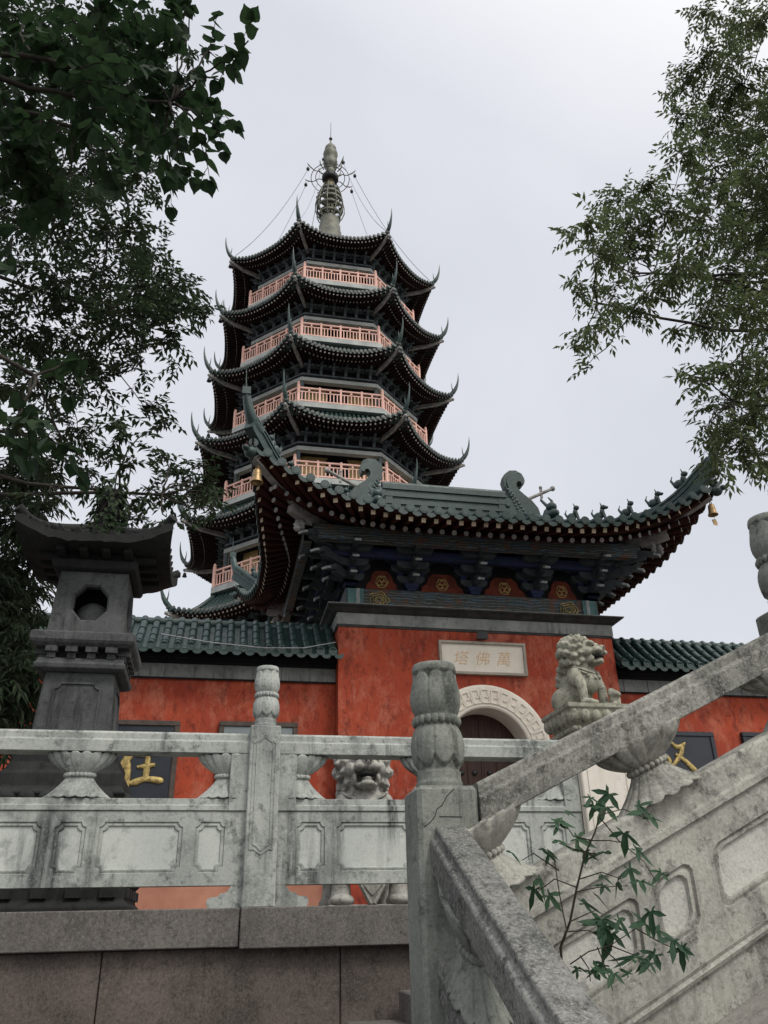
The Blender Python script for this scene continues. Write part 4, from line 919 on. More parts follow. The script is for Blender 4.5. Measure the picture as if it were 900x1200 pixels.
# tier: (eave apothem mid, corner apothem, z mid of eave tiles, lift, inner apothem, inner z)
BAL = {7: (5.25, 34.75), 6: (5.44, 30.25), 5: (5.64, 25.55), 4: (5.85, 20.75), 3: (6.09, 15.72), 2: (6.3, 10.6)}
EAV = {7: (6.28, 6.62, 37.40), 6: (6.55, 6.92, 32.85), 5: (6.85, 7.26, 28.30), 4: (7.15, 7.58, 23.60), 3: (7.45, 7.90, 18.72), 2: (7.75, 8.2, 13.6)}
LIFT = .62
def eave_xy(t, u):                              # u in -1..1 along the face
    am, ac, z = EAV[t]; f = abs(u)**2.6; a = am+(ac-am)*f; return a, a*T8*u*1.0, z+LIFT*abs(u)**2.4
NAMES = {7: 'topmost', 6: 'second', 5: 'third', 4: 'fourth', 3: 'fifth', 2: 'sixth'}
for t in range(7, 1, -1):
    am, ac, ze = EAV[t]
    if t == 7: at_, zt = .95, 42.3
    else: ab, zb = BAL[t+1]; at_, zt = ab-.25, zb-.36
    tl = MB(); sf = MB(); fl = MB()
    zin = ze+.42                                # soffit height at the wall
    aw = {7: 4.7, 6: 4.9, 5: 5.1, 4: 5.36, 3: 5.6, 2: 5.85}[t]
    for k in range(8):
        n, tg = face(k); half = am*T8; nc = 25 if t < 7 else 23
        def surf(a, x, u):
            aeu, _, zeu = eave_xy(t, u); r = max(0, min(1, (a-at_)/(aeu-at_))); g = 1-(1-r)**1.75
            zz = zt + (ze-zt)*g; lift = (zeu-ze)*max(0, r)**6
            return Vector((TX, TY, zz+lift)) + n*a + tg*x
        for i in range(nc):
            u = -.985+1.97*i/(nc-1); ae, x, zz = eave_xy(t, u); aend = max(at_, abs(x)/T8*.985)
            K = 7 if t < 7 else 9
            pts = []
            for j in range(K+1):
                a = ae+(aend-ae)*j/K; pts.append(surf(a, x, u))
            if aend < ae-.05:
                tl.tube([pts[0]+n*.05+Vector((0, 0, .06))]+[p+Vector((0, 0, .06)) for p in pts[1:]], .085, 6, 0)
            c = pts[0]+n*.06+Vector((0, 0, .06)); tl.loft([[c+n*o+tg*r*math.cos(2*PI*q/8)+Vector((0, 0, r*math.sin(2*PI*q/8))) for q in range(8)] for r, o in ((.105, -.04), (.105, .01), (.04, .02))], 1, False)
            # drip tile
            u2 = u+.985/(nc-1)
            if u2 < 1:
                a2, x2, z2 = eave_xy(t, u2); c = Vector((TX, TY, z2)) + n*(a2+.03) + tg*x2
                tl.loft([[c+n*o+tg*p+Vector((0, 0, q)) for p, q in ((-.10, .03), (.10, .03), (.09, -.06), (0, -.13), (-.09, -.06))] for o in (-.015, .015)], 0)
            # the sheet between tiles and its red underside
            if i < nc-1:
                ub = -.985+1.97*(i+1)/(nc-1); ae2, xb, zb2 = eave_xy(t, ub); ae_end2 = max(at_, abs(xb)/T8*.985)
                L = []; B = []
                for j in range(K+1):
                    L += [surf(ae+(aend-ae)*j/K, x, u), surf(ae2+(ae_end2-ae2)*j/K, xb, ub)]
                tl.add(L, [(2*j, 2*j+1, 2*j+3, 2*j+2) for j in range(K)], 0)
                # soffit from the eave edge to the wall
                B = [Vector((TX, TY, zz-.10))+n*(ae-.02)+tg*x, Vector((TX, TY, zb2-.10))+n*(ae2-.02)+tg*xb, Vector((TX, TY, zin))+n*aw+tg*(aw*T8*ub), Vector((TX, TY, zin))+n*aw+tg*(aw*T8*u)]
                sf.add(B, [(0, 1, 2, 3)], 0)
                sf.add([B[0], B[1], B[1]+Vector((0, 0, .10)), B[0]+Vector((0, 0, .10))], [(0, 1, 2, 3)], 0)
        nr = 24
        for i in range(nr):
            u = -.95+1.9*i/(nr-1); ae, x, zz = eave_xy(t, u)
            o = Vector((TX, TY, zz-.19))+n*(ae-.10)+tg*x; q = Vector((TX, TY, zin-.10))+n*(aw+.05)+tg*(aw*T8*u); d = (q-o).normalized()
            fl.bar(o, o+d*.9, .085, .09, 0); fl.bar(o-d*.012, o, .08, .085, 1)
            o2 = o + d*.62 + Vector((0, 0, -.11)); fl.bar(o2, q+Vector((0, 0, -.1)), .08, .08, 0); fl.bar(o2-d*.012, o2, .075, .075, 2)
    ro = tl.build('tier_roof', [M['tower_tile'], M['tower_cap']] if 'tower_cap' in M else [M['tower_tile'], M['tower_tile']], tow, fix=False)
    sf.build('soffit', M['tower_wood'], tow, fix=False)
    fl.build('rafters', [M['tower_wood'], M['rafter_end'], M['rafter_end']], tow, fix=False)
    for k in range(8):                           # hip ridges, horns, corner beams (corner k between faces k and k+1)
        ang = PI/8+k*PI/4; dr = Vector((math.cos(ang), math.sin(ang), 0)); c8 = 1/math.cos(PI/8)
        zc8 = ze+LIFT; rc = ac*c8; rt = at_*c8; pts = []; rad = []
        for j in range(9):
            s = j/8; r = rt+(rc-rt)*s; g = 1-(1-s)**1.75; pts.append(Vector((TX, TY, zt+(ze-zt)*g+LIFT*s**6+.14))+dr*r); rad.append(.13)
        for dx, dz, rr in ((.10, .14, .13), (.24, .34, .11), (.36, .64, .075), (.43, .95, .05), (.46, 1.25, .03), (.46, 1.5, .01)): pts.append(Vector((TX, TY, zc8+.10+dz))+dr*(rc+dx)); rad.append(rr)
        h = MB(); h.tube(pts, rad, 6, 0)
        e = Vector((TX, TY, zc8))+dr*rc
        h.ell(e+dr*.12+Vector((0, 0, .28)), (.10, .10, .16), 6, 5); h.tube([e+dr*.06+Vector((0, 0, .35)), e+dr*.02+Vector((0, 0, .62)), e+dr*.0+Vector((0, 0, .95))], [.05, .03, .008], 5)
        h.build('eave_horn', M['tower_tile'], ro, fix=False)
        bm_ = MB(); a = Vector((TX, TY, zin-.35))+dr*(aw*c8); b = Vector((TX, TY, zc8-.30))+dr*(rc-.05); m_ = a.lerp(b, .6)+Vector((0, 0, -.12))
        bm_.bar(a, m_, .16, .22, 0); bm_.bar(m_, b, .14, .18, 0); bm_.ell(b+dr*.08, (.10, .10, .10), 6, 5, 0)
        bm_.build('corner_beam', M['beam_grey'], tow, fix=False)
        if k in (3, 4, 5, 6):
            side = {4: 'left front', 5: 'right front', 3: 'far left', 6: 'far right'}[k]
            p = b+dr*.05+Vector((0, 0, -.14)); bb = MB(); s = 1.7
            bb.lathe([(0, 0), (.05*s, -.03*s), (.06*s, -.10*s), (.085*s, -.17*s), (0, -.15*s)], (p.x, p.y, p.z), 8, 0, True, caps=False); bb.tube([p+Vector((0, 0, .08)), p], .012, 4)
            bb.build('wind_bell', M['bell_dark'], props=P(f'small dark bell under the {side} corner of the {NAMES[t]} pagoda roof from the top', 'bell', 'bells on the pagoda eaves', base=p), fix=False)
    # bracket band, lintel, columns, wall
    br = MB(); br.loft([octring(aw-.12, zin-1.15), octring(aw-.12, zin-.02)], 0, caps=False)
    for z0, z1, e in ((zin-.42, zin-.16, .10), (zin-.96, zin-.86, .06)): br.loft([octring(aw+e, z0), octring(aw+e, z1), octring(aw-.1, z1), octring(aw-.1, z0), octring(aw+e, z0)], 1, caps=False)
    for k in range(8):
        n, tg = face(k)
        for i in range(6):
            x = aw*T8*2*((i+.5)/6-.5); c = Vector((TX, TY, 0))+n*aw+tg*x
            br.bar(c+n*.02+Vector((0, 0, zin-.86)), c+n*.02+Vector((0, 0, zin-.42)), .14, .18, 1, up=n)
            br.bar(c+n*.0+Vector((0, 0, zin-.56)), c+n*.42+Vector((0, 0, zin-.50)), .16, .13, 1); br.bar(c+n*.0+Vector((0, 0, zin-.36)), c+n*.62+Vector((0, 0, zin-.28)), .14, .13, 1)
            br.bar(c-tg*.3+n*.28+Vector((0, 0, zin-.42)), c+tg*.3+n*.28+Vector((0, 0, zin-.42)), .12, .10, 1)
    br.build('bracket_band', [M['tower_soffit'], M['tower_blue']], tow, fix=False)
    zl = zin-1.16
    ln = MB(); ln.loft([octring(aw+.11, zl-.24), octring(aw+.11, zl), octring(aw-.22, zl), octring(aw-.22, zl-.24), octring(aw+.11, zl-.24)], 0, caps=False); ln.build('lintel', M['lintel'], tow)
    if t >= 2:
        ab, zb = BAL[t]
        zf = zb-.12                              # balcony floor
        for k in range(8):
            p = oct_pt(aw-.05, k, 0); cl = MB(); cl.tube([Vector((p.x, p.y, zf)), Vector((p.x, p.y, zl-.22))], .10, 8)
            cl.build('column', M['tower_blue'], tow, fix=False)
        wl_ = MB(); wl_.loft([octring(aw-.95, zf-.2), octring(aw-.95, zl+.2)], 0, caps=False)
        wl_.build('wall', M['ochre'], tow, fix=False)
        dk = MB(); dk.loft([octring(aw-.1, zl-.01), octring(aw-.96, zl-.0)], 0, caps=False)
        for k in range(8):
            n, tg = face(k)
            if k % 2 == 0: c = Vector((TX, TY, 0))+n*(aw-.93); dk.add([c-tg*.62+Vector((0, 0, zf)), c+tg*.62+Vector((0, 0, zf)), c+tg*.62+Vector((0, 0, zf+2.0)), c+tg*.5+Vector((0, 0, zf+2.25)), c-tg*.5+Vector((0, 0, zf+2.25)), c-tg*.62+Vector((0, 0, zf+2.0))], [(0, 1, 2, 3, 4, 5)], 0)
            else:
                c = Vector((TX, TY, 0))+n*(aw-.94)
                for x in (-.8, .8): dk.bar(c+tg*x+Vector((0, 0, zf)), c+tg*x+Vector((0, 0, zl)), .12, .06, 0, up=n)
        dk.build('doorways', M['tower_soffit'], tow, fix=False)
        sb = MB(); sb.loft([octring(ab+.12, zb-.34), octring(ab+.12, zb-.02), octring(ab+.05, zb+.0), octring(aw-1.4, zb-.0)], 0, caps=False); sb.loft([octring(ab+.12, zb-.34), octring(ab-.4, zb-.34)], 0, caps=False); sb.build('balcony_slab', M['lintel'], tow, fix=True)
        rl = MB()
        for k in range(8):
            n, tg = face(k); hw = ab*T8
            L0 = Vector((TX, TY, 0))+n*ab
            for z, w, hh in ((.92, .10, .09), (.68, .06, .06), (.10, .07, .07)): rl.bar(L0-tg*hw+Vector((0, 0, zb+z)), L0+tg*hw+Vector((0, 0, zb+z)), w, hh, 0)
            for i in range(1, 24):
                x = -hw+2*hw*i/24
                if i % 6 == 0: rl.bar(L0+tg*x+Vector((0, 0, zb)), L0+tg*x+Vector((0, 0, zb+1.02)), .11, .11, 0, up=n)
                else: rl.bar(L0+tg*x+Vector((0, 0, zb+.1)), L0+tg*x+Vector((0, 0, zb+.68)), .055, .05, 0, up=n)
                if i % 3 == 0 and i % 6: rl.bar(L0+tg*x+Vector((0, 0, zb+.68)), L0+tg*x+Vector((0, 0, zb+.92)), .10, .06, 0, up=n)
            p = oct_pt(ab, k, zb); rl.tube([p, p+Vector((0, 0, 1.14))], .095, 8); rl.ell(p+Vector((0, 0, 1.22)), (.085, .085, .13), 8, 6)
        rl.build('balcony_railing', M['pink'], tow, fix=False)
# plain lower storey, hidden behind the gatehouse
lw = MB(); lw.loft([octring(7.0, TZ), octring(6.4, 12.9)], 0); lw.build('lower_wall', M['ochre'], tow)
# spire
sp = MB(); S0 = (TX-.02, TY, 0)
sp.lathe([(1.4, 41.6), (1.15, 42.4), (.92, 43.0), (.95, 43.4), (.82, 43.55), (.86, 44.1), (.76, 44.2), (.78, 44.75), (.66, 44.9), (.70, 45.5), (.60, 45.6), (.45, 45.75)], S0, 20)
spo = sp.build('spire', M['spire'], tow)
mast = MB(); mast.lathe([(.33, 45.6), (.30, 46.5), (.28, 49.3), (.26, 51.2), (.2, 52.4)], S0, 12); mast.build('spire_mast', M['bronze'], spo)
for i in range(5):                               # the openwork wheels
    z = 45.95+.62*i; r = (.80, .98, .98, .84, .66)[i]; w = MB()
    w.lathe([(r-.10, -.11), (r, -.09), (r, .09), (r-.10, .11)], (S0[0], S0[1], z), 20, caps=False); w.lathe([(.40, -.14), (.40, .14)], (S0[0], S0[1], z), 14, caps=False)
    for q in range(8): w.bar((S0[0]+.3*math.cos(q*PI/4), S0[1]+.3*math.sin(q*PI/4), z), (S0[0]+(r-.03)*math.cos(q*PI/4), S0[1]+(r-.03)*math.sin(q*PI/4), z), .08, .08)
    w.build('spire_wheel', M['spire'], spo)
cg = MB()
for q in range(10):
    a = q*PI/5; cg.tube([(S0[0]+r*math.cos(a), S0[1]+r*math.sin(a), z) for r, z in ((.60, 45.3), (.88, 45.75), (1.06, 46.3), (1.05, 46.9), (.90, 47.7), (.70, 48.5), (.52, 48.95))], .045, 5)
cg.build('spire_cage', M['spire'], spo)
cp = MB(); cp.lathe([(.25, 49.6), (.56, 49.55), (.62, 49.7), (.62, 49.95), (.50, 50.05), (.3, 50.1)], S0, 16); cp.build('spire_canopy', M['bell_dark'], spo)
rn = MB()
for r, z in ((1.42, 49.75), (1.08, 49.85)): rn.tube([(S0[0]+r*math.cos(a), S0[1]+r*math.sin(a), z) for a in np.linspace(0, 2*PI, 33)], .03, 5, caps=False)
for q in range(8):
    a = PI/8+q*PI/4; dx, dy = math.cos(a), math.sin(a)
    rn.tube([(S0[0]+r*dx, S0[1]+r*dy, z) for r, z in ((.5, 49.8), (.9, 50.0), (1.3, 49.8), (1.7, 49.95), (1.95, 50.2))], [.04, .04, .035, .05, .02], 5)
    rn.tube([(S0[0]+r*dx, S0[1]+r*dy, z) for r, z in ((.55, 50.4), (.85, 50.75), (.9, 51.2))], [.05, .06, .02], 5)
    rn.ell((S0[0]+1.88*dx, S0[1]+1.88*dy, 49.6), (.13, .13, .17), 8, 6, 1); rn.tube([(S0[0]+1.88*dx, S0[1]+1.88*dy, 49.75), (S0[0]+1.88*dx, S0[1]+1.88*dy, 50.1)], .015, 4)
rn.build('spire_ring', [M['spire'], M['bell_dark']], spo)
gd = MB(); gd.lathe([(.28, 50.1), (.42, 50.3), (.30, 50.6), (.34, 50.9), (.50, 51.1), (.55, 51.5), (.44, 51.75), (.40, 51.85), (.50, 52.05), (.56, 52.35), (.52, 52.6), (.42, 52.7), (.46, 52.85), (.42, 53.1), (.28, 53.35), (.08, 53.5), (.05, 54.0)], S0, 16); gd.build('spire_gourd', M['spire'], spo)
rd = MB(); rd.tube([(S0[0], S0[1], 53.5), (S0[0], S0[1], 56.0)], [.03, .015], 5); rd.ell((S0[0], S0[1], 54.15), .14, 8, 6); rd.build('lightning_rod', M['bell_dark'], spo)
for k in range(8):
    ang = PI/8+k*PI/4; dr = Vector((math.cos(ang), math.sin(ang), 0)); a = Vector((S0[0], S0[1], 49.8))+dr*1.8; b = Vector((TX, TY, 38.4))+dr*6.9; ch = MB()
    ch.tube([a.lerp(b, s)+Vector((0, 0, -3.0*s*(1-s)*1.3)) for s in np.linspace(0, 1, 13)], .022, 4); ch.build('spire_chain', M['steel'], spo, fix=False)
# ------------------------------------------------------------------ the stone lantern
LX, LY = -1.23, 7.76
lan = thing('stone_lantern', 'large dark weathered stone lantern with an upturned roof on the terrace at the left', 'lantern', (LX, LY, TZ))
def sq(h, z, notch_=0): return [(LX-h, LY-h, z), (LX+h, LY-h, z), (LX+h, LY+h, z), (LX-h, LY+h, z)]
def sqloft(mb, prof, m=0): mb.loft([sq(h, z) for h, z in prof], m)
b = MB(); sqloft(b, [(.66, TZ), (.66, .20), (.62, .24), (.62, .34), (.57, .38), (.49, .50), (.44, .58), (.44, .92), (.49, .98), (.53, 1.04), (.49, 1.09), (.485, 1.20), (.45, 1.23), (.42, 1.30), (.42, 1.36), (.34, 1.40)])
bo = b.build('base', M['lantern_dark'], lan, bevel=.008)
for s in range(4):
    n = Vector((0, -1, 0)); t = Vector((1, 0, 0)); Q = Matrix.Rotation(s*PI/2, 3, 'Z')
    for i in range(6):
        x = -.38+.152*i; c = MB(); p = Vector((LX, LY, 0))+Q@(t*x+n*.51); c.ell(p+Vector((0, 0, 1.0)), (.07, .07, .06), 8, 6); c.build('lotus_petal', M['lantern_dark'], bo, fix=False)
        c = MB(); p = Vector((LX, LY, 0))+Q@(t*x*1.1+n*.585); c.ell(p+Vector((0, 0, .40)), (.08, .08, .07), 8, 6); c.build('lotus_petal', M['lantern_dark'], bo, fix=False)
    for i in range(5):
        c = MB(); p = Vector((LX, LY, 0))+Q@(t*(-.5+.25*i)+n*.632); c.bar(p+Vector((-.0, 0, .26)), p+Vector((0, 0, .33)), .12, .03, 0, up=Q@n); c.build('carved_block', M['lantern_dark'], bo, fix=False)
s = MB(); sqloft(s, [(.345, 1.38), (.322, 1.55), (.293, 2.10)])
so_ = s.build('shaft', M['lantern'], lan, bevel=.02)
for sd in range(4):
    Q = Matrix.Rotation(sd*PI/2, 3, 'Z'); g = MB()
    T = lambda u, w, d: tuple(Vector((LX, LY, 0))+Q@Vector((u, -(.325-(w-1.5)*.047)-d, w)))
    o = notch(-.20, .20, 1.52, 2.0, .05); n_ = len(o)
    g.loft([[T(u*k, 1.76+(w-1.76)*k, d) for u, w in o] for k, d in ((1.0, -.01), (1.0, .012), (.93, .012), (.93, -.01))], 0, caps=False); g.build('carved_border', M['lantern'], so_)
n1 = MB(); sqloft(n1, [(.33, 2.09), (.38, 2.11), (.39, 2.15), (.37, 2.165), (.365, 2.20)]); n1.build('neck_moulding', M['lantern'], lan, bevel=.006)
n2 = MB(); sqloft(n2, [(.30, 2.19), (.30, 2.31)])
n2o = n2.build('bracket_course', M['lantern_dark'], lan)
for sd in range(4):
    Q = Matrix.Rotation(sd*PI/2, 3, 'Z')
    for i in range(4):
        bk = MB(); x = -.255+.17*i; pp = Vector((LX, LY, 0))+Q@Vector((x, -.33, 0))
        bk.bar(pp+Vector((0, 0, 2.20)), pp+Vector((0, 0, 2.25)), .07, .09, 0, up=Q@Vector((0, -1, 0))); bk.bar(pp+Q@Vector((0, -.02, 0))+Vector((0, 0, 2.25)), pp+Q@Vector((0, -.02, 0))+Vector((0, 0, 2.30)), .10, .12, 0, up=Q@Vector((0, -1, 0))); bk.build('small_bracket', M['lantern'], n2o)

n3 = MB(); sqloft(n3, [(.40, 2.30), (.43, 2.325), (.445, 2.35), (.445, 2.42), (.42, 2.435)]); n3.build('table_slab', M['lantern'], lan, bevel=.006)
bx = MB(); hb, ht = .335, .305; z0, z1 = 2.43, 3.06
for sd in (0, 1):                              # two open walls with an eight-sided opening
    Q = Matrix.Rotation(sd*PI/2, 3, 'Z')
    def T(u, w, d):
        k = hb+(ht-hb)*(w-z0)/(z1-z0); return tuple(Vector((LX, LY, 0))+Q@Vector((u*k/hb, -k+d, w)))
    oc = [(.185*math.cos(PI/8+i*PI/4), 2.745+.20*math.sin(PI/8+i*PI/4)) for i in range(8)]; rc = [(-hb, z0), (hb, z0), (hb, z1), (-hb, z1)]
    tr = tessellate_polygon([[Vector((u, w, 0)) for u, w in rc], [Vector((u, w, 0)) for u, w in oc]]); fp = rc+oc
    bx.add([T(u, w, 0) for u, w in fp], [tuple(x) for x in tr], 0)
    oi = [(u*.9, 2.745+(w-2.745)*.9) for u, w in oc]
    bx.add([T(u, w, 0) for u, w in oc]+[T(u, w, .02) for u, w in oi]+[T(u, w, .09) for u, w in oi], [(i, (i+1) % 8, 8+(i+1) % 8, 8+i) for i in range(8)]+[(8+i, 8+(i+1) % 8, 16+(i+1) % 8, 16+i) for i in range(8)], 0)
bx.add([(LX+x, LY+y, z) for x, y, z in ((-hb, -hb, z0), (-hb, hb, z0), (hb, hb, z0), (-ht, -ht, z1), (-ht, ht, z1), (ht, ht, z1))], [(0, 1, 4, 3), (1, 2, 5, 4)], 0)
bx.build('light_box', M['lantern'], lan, fix=False)
gl = MB(); gl.ell((LX, LY-.06, 2.66), .165, 20, 14); gl.build('lamp_globe', M['lantern'], lan)
u1 = MB(); sqloft(u1, [(.33, 3.055), (.37, 3.07), (.385, 3.10), (.385, 3.15), (.36, 3.165), (.36, 3.22)]); u1.build('upper_moulding', M['lantern_dark'], lan, bevel=.006)
rfm = MB(); H = .665; N = 24
def rz(x, y, up=True):
    ax, ay = abs(x)/H, abs(y)/H; m_ = min(1, max(ax, ay)); e = min(1, min(ax, ay))
    lift = .165*(max(0, e-.35)/.65)**2.0*m_**3
    if up: return 3.30+lift+.34*max(0, 1-m_)**1.3
    return 3.215+lift*.95+.02*(1-m_)
V = []; F = []
for lay in (True, False):
    b0 = len(V)
    for i in range(N+1):
        for j in range(N+1):
            x, y = -H+2*H*i/N, -H+2*H*j/N; k = 1+.05*(min(abs(x), abs(y))/H)**3; jit = rng.normal(0, .006) if max(abs(x), abs(y)) > H*.97 else 0
            V.append((LX+x*k, LY+y*k, rz(x, y, lay)+jit))
    for i in range(N):
        for j in range(N): a = b0+i*(N+1)+j; F.append((a, a+1, a+N+2, a+N+1))
nn = (N+1)**2; idx = [i*(N+1) for i in range(N+1)]+[N*(N+1)+j for j in range(1, N+1)]+[i*(N+1)+N for i in range(N-1, -1, -1)]+[j for j in range(N-1, 0, -1)]
for q in range(len(idx)): a, c_ = idx[q], idx[(q+1) % len(idx)]; F.append((a, c_, nn+c_, nn+a))
rfm.add(V, F, 0)
for sd in range(4):                            # stone tile rolls along the eave and hips
    Q = Matrix.Rotation(sd*PI/2, 3, 'Z')
    for i in range(9):
        x = -.6+.15*i; pts = []
        for k in range(6):
            y = -H*1.01+(H*1.01-max(.12, abs(x)))*k/5; pts.append(Vector((LX, LY, rz(x, y)+.012))+Q@Vector((x, y, 0)))
        rfm.tube(pts, .03, 6)
    rfm.tube([Vector((LX, LY, rz(x, x)+.03))+Q@Vector((x*1.04, x*1.04, 0)) for x in np.linspace(-.665, -.1, 9)], .05, 6)
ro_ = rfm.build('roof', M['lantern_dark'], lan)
for sd in range(4):
    Q = Matrix.Rotation(sd*PI/2, 3, 'Z')
    for i in range(4): k = MB(); pp = Vector((LX, LY, 3.19))+Q@Vector((-.3+.2*i, -.46, 0)); k.bar(pp+Q@Vector((0, .1, 0)), pp+Q@Vector((0, -.08, .01)), .07, .05); k.build('eave_bracket', M['lantern_dark'], ro_, fix=False)
fn = MB(); fn.lathe([(.15, 3.56), (.15, 3.66), (.10, 3.74), (.12, 3.86), (.12, 3.98), (.08, 4.08), (.0, 4.13)], (LX, LY, 0), 14); fn.build('finial', M['lantern_dark'], lan)

# ------------------------------------------------------------------ stone lions
def sculpt(mb, name, mat, parent, voxel, smooth=3):
    tmp = mb.build('tmp', mat, None, fix=True)
    m = tmp.modifiers.new('r', 'REMESH'); m.mode = 'VOXEL'; m.voxel_size = voxel; m.use_smooth_shade = True
    s_ = tmp.modifiers.new('s', 'SMOOTH'); s_.iterations = smooth; s_.factor = .5
    dg = bpy.context.evaluated_depsgraph_get(); me = bpy.data.meshes.new_from_object(tmp.evaluated_get(dg)); bpy.data.objects.remove(tmp)
    me.name = name; o = bpy.data.objects.new(name, me); COL.objects.link(o)
    if parent is not None: o.parent = parent; me.transform(Matrix.Translation(-parent.location))
    if not me.materials: me.materials.append(mat)
    me.polygons.foreach_set('use_smooth', [True]*len(me.polygons)); return o
def lion(base, sc, ang, mat, label, head_turn=0.0, open_=1.0, cub=True):
    t = thing('stone_lion', label, 'lion statue', base, 'stone guardian lions')
    Q = Matrix.Rotation(ang, 3, 'Z'); B = Vector(base); HQ = Q @ Matrix.Rotation(head_turn, 3, 'Z')
    def q(x, y, z): return B + Q @ (Vector((x, y, z))*sc)
    def hq(x, y, z): return B + Q @ (Vector((0, -.10, .80))*sc) + HQ @ (Vector((x, y+.10, z-.80))*sc)
    mb = MB()
    def E(c, r, rot=None): mb.ell(c, tuple(x*sc for x in r), 16, 12, 0, Q if rot is None else rot)
    E(q(0, .10, .36), (.21, .27, .30)); E(q(0, -.04, .50), (.23, .20, .20)); E(q(0, -.12, .42), (.18, .16, .20))
    for s in (-1, 1):
        E(q(s*.20, .20, .18), (.12, .20, .18)); E(q(s*.22, .02, .06), (.08, .15, .06))
        E(q(s*.20, -.08, .46), (.105, .12, .14))
        mb.tube([q(s*.20, -.10, .48), q(s*.205, -.19, .30), q(s*.20, -.20, .07)], [.085*sc, .07*sc, .06*sc], 12)
        E(q(s*.20, -.26, .055), (.085, .12, .06))
        for k in range(3): E(q(s*.20+(k-1)*.05, -.36, .045), (.03, .04, .04))
    # head
    H = lambda c, r: mb.ell(c, tuple(x*sc for x in r), 16, 12, 0, HQ)
    H(hq(0, -.12, .84), (.185, .19, .17)); H(hq(0, -.30, .82), (.125, .12, .075)); H(hq(0, -.40, .855), (.06, .045, .04))
    for s in (-1, 1):
        H(hq(s*.085, -.27, .925), (.075, .06, .045)); H(hq(s*.085, -.40, .80), (.05, .04, .035)); H(hq(s*.14, -.22, .80), (.065, .09, .07)); H(hq(s*.115, -.22, .70), (.03, .10, .06))
        H(hq(s*.17, -.02, .98), (.05, .04, .06))
    H(hq(0, -.27, .665-.015*open_), (.105, .12, .035)); H(hq(0, -.36, .675-.015*open_), (.07, .04, .03)); H(hq(0, -.14, .70), (.12, .08, .08)); H(hq(0, -.31, .695), (.05, .09, .022))
    # mane curls
    for row, (rad, y, cr, n_) in enumerate(((.20, -.14, .052, 13), (.235, -.06, .06, 13), (.245, .04, .065, 12), (.22, .13, .07, 10), (.13, .18, .08, 6))):
        for i in range(n_):
            a = R(-62)+R(304)*i/(n_-1)+(.1 if row % 2 else 0)
            x, z = rad*math.cos(a-0), rad*math.sin(a)
            zz = .83+z*(.95 if z > 0 else 1.15); H(hq(x, y, zz), (cr, cr, cr)); kx, kz = math.cos(a), math.sin(a); H(hq(x+kx*cr*.75, y-cr*.55, zz+kz*cr*.75), (cr*.42,)*3); H(hq(x+kx*cr*.2, y-cr*.95, zz+kz*cr*.2), (cr*.36,)*3)
    for z, y, n_ in ((.62, .16, 5), (.52, .24, 4), (.44, .30, 3)):
        for i in range(n_): E(q((i-(n_-1)/2)*.10, y+.02, z), (.065, .06, .06))
    E(q(0, .34, .45), (.08, .07, .16)); E(q(0, .36, .62), (.06, .06, .09))
    body = sculpt(mb, 'body', mat, t, .0060 if sc < .6 else .0085, 1)
    d = MB(); d.ell(hq(0, -.325, .735), (.094*sc, .085*sc, .030*sc), 14, 8, 0, HQ); 
    d.build('mouth', M['lantern_dark'], body, fix=False)
    for s in (-1, 1):
        d = MB(); d.ell(hq(s*.075, -.295, .885), (.028*sc, .03*sc, .022*sc), 8, 6, 0, HQ); d.build('eye', M['lantern_dark'], body, fix=False)
        d = MB(); d.ell(hq(s*.022, -.437, .852), (.013*sc, .01*sc, .012*sc), 6, 5, 0, HQ); d.build('nostril', M['lantern_dark'], body, fix=False)
    # collar bib
    bb = MB()
    for k, (z, r) in enumerate(((.60, .0), (.56, .0))):
        bb.tube([q((.235-.0*k)*math.sin(a), -.045-.215*math.cos(a), z-.10*math.cos(a)**2) for a in np.linspace(-1.5, 1.5, 17)], .016*sc, 6)
    for i in range(5): a = -1.0+.5*i; bb.ell(q(.24*math.sin(a), -.05-.225*math.cos(a), .53-.10*math.cos(a)**2), (.028*sc,)*3, 8, 6)
    bb.build('collar', mat, body, fix=False)
    if cub:
        cb = MB()
        for (c_, r) in (((.24, -.36, .12), (.09, .08, .12)), ((.22, -.39, .20), (.07, .065, .065)), ((.22, -.45, .185), (.045, .04, .035)), ((.17, -.40, .05), (.03, .05, .03)), ((.27, -.40, .05), (.03, .05, .03))): cb.ell(q(*c_), tuple(x*sc for x in r), 12, 8, 0, Q)
        for i in range(9): a = i*.7; cb.ell(q(.22+.07*math.cos(a), -.35, .22+.06*math.sin(a)), (.025*sc,)*3, 8, 6)
        sculpt(cb, 'cub', mat, t, .008, 1)
    return t
# lion on the end post of the balustrade
px = 2.745; pyb = 5.55
ped = thing('lion_pedestal', 'tall white marble end post with a lotus cap carrying the small seated lion', 'pedestal', (px, pyb+.2, TZ))
mb = MB(); hw = .195
mb.box(px-hw, px+hw, pyb, pyb+2*hw, TZ+.004, 1.20); po_ = mb.build('shaft', M['white_marble'], ped, bevel=.008)
for sd in range(4):
    Q = Matrix.Rotation(sd*PI/2, 3, 'Z'); g = MB(); T = lambda u, w, d: tuple(Vector((px, pyb+hw, 0))+Q@Vector((u, -hw-d, w)))
    o = notch(-.15, .15, .35, 1.14, .03); g.loft([[T(u*k, .745+(w-.745)*(1-(1-k)*.4), d) for u, w in o] for k, d in ((1, -.003), (1, .006), (.93, .006), (.93, -.003))], 0, caps=False); g.build('carved_border', M['white_marble'], po_)
cp = MB()
def psq(h, z): return [(px-h, pyb+hw-h, z), (px+h, pyb+hw-h, z), (px+h, pyb+hw+h, z), (px-h, pyb+hw+h, z)]
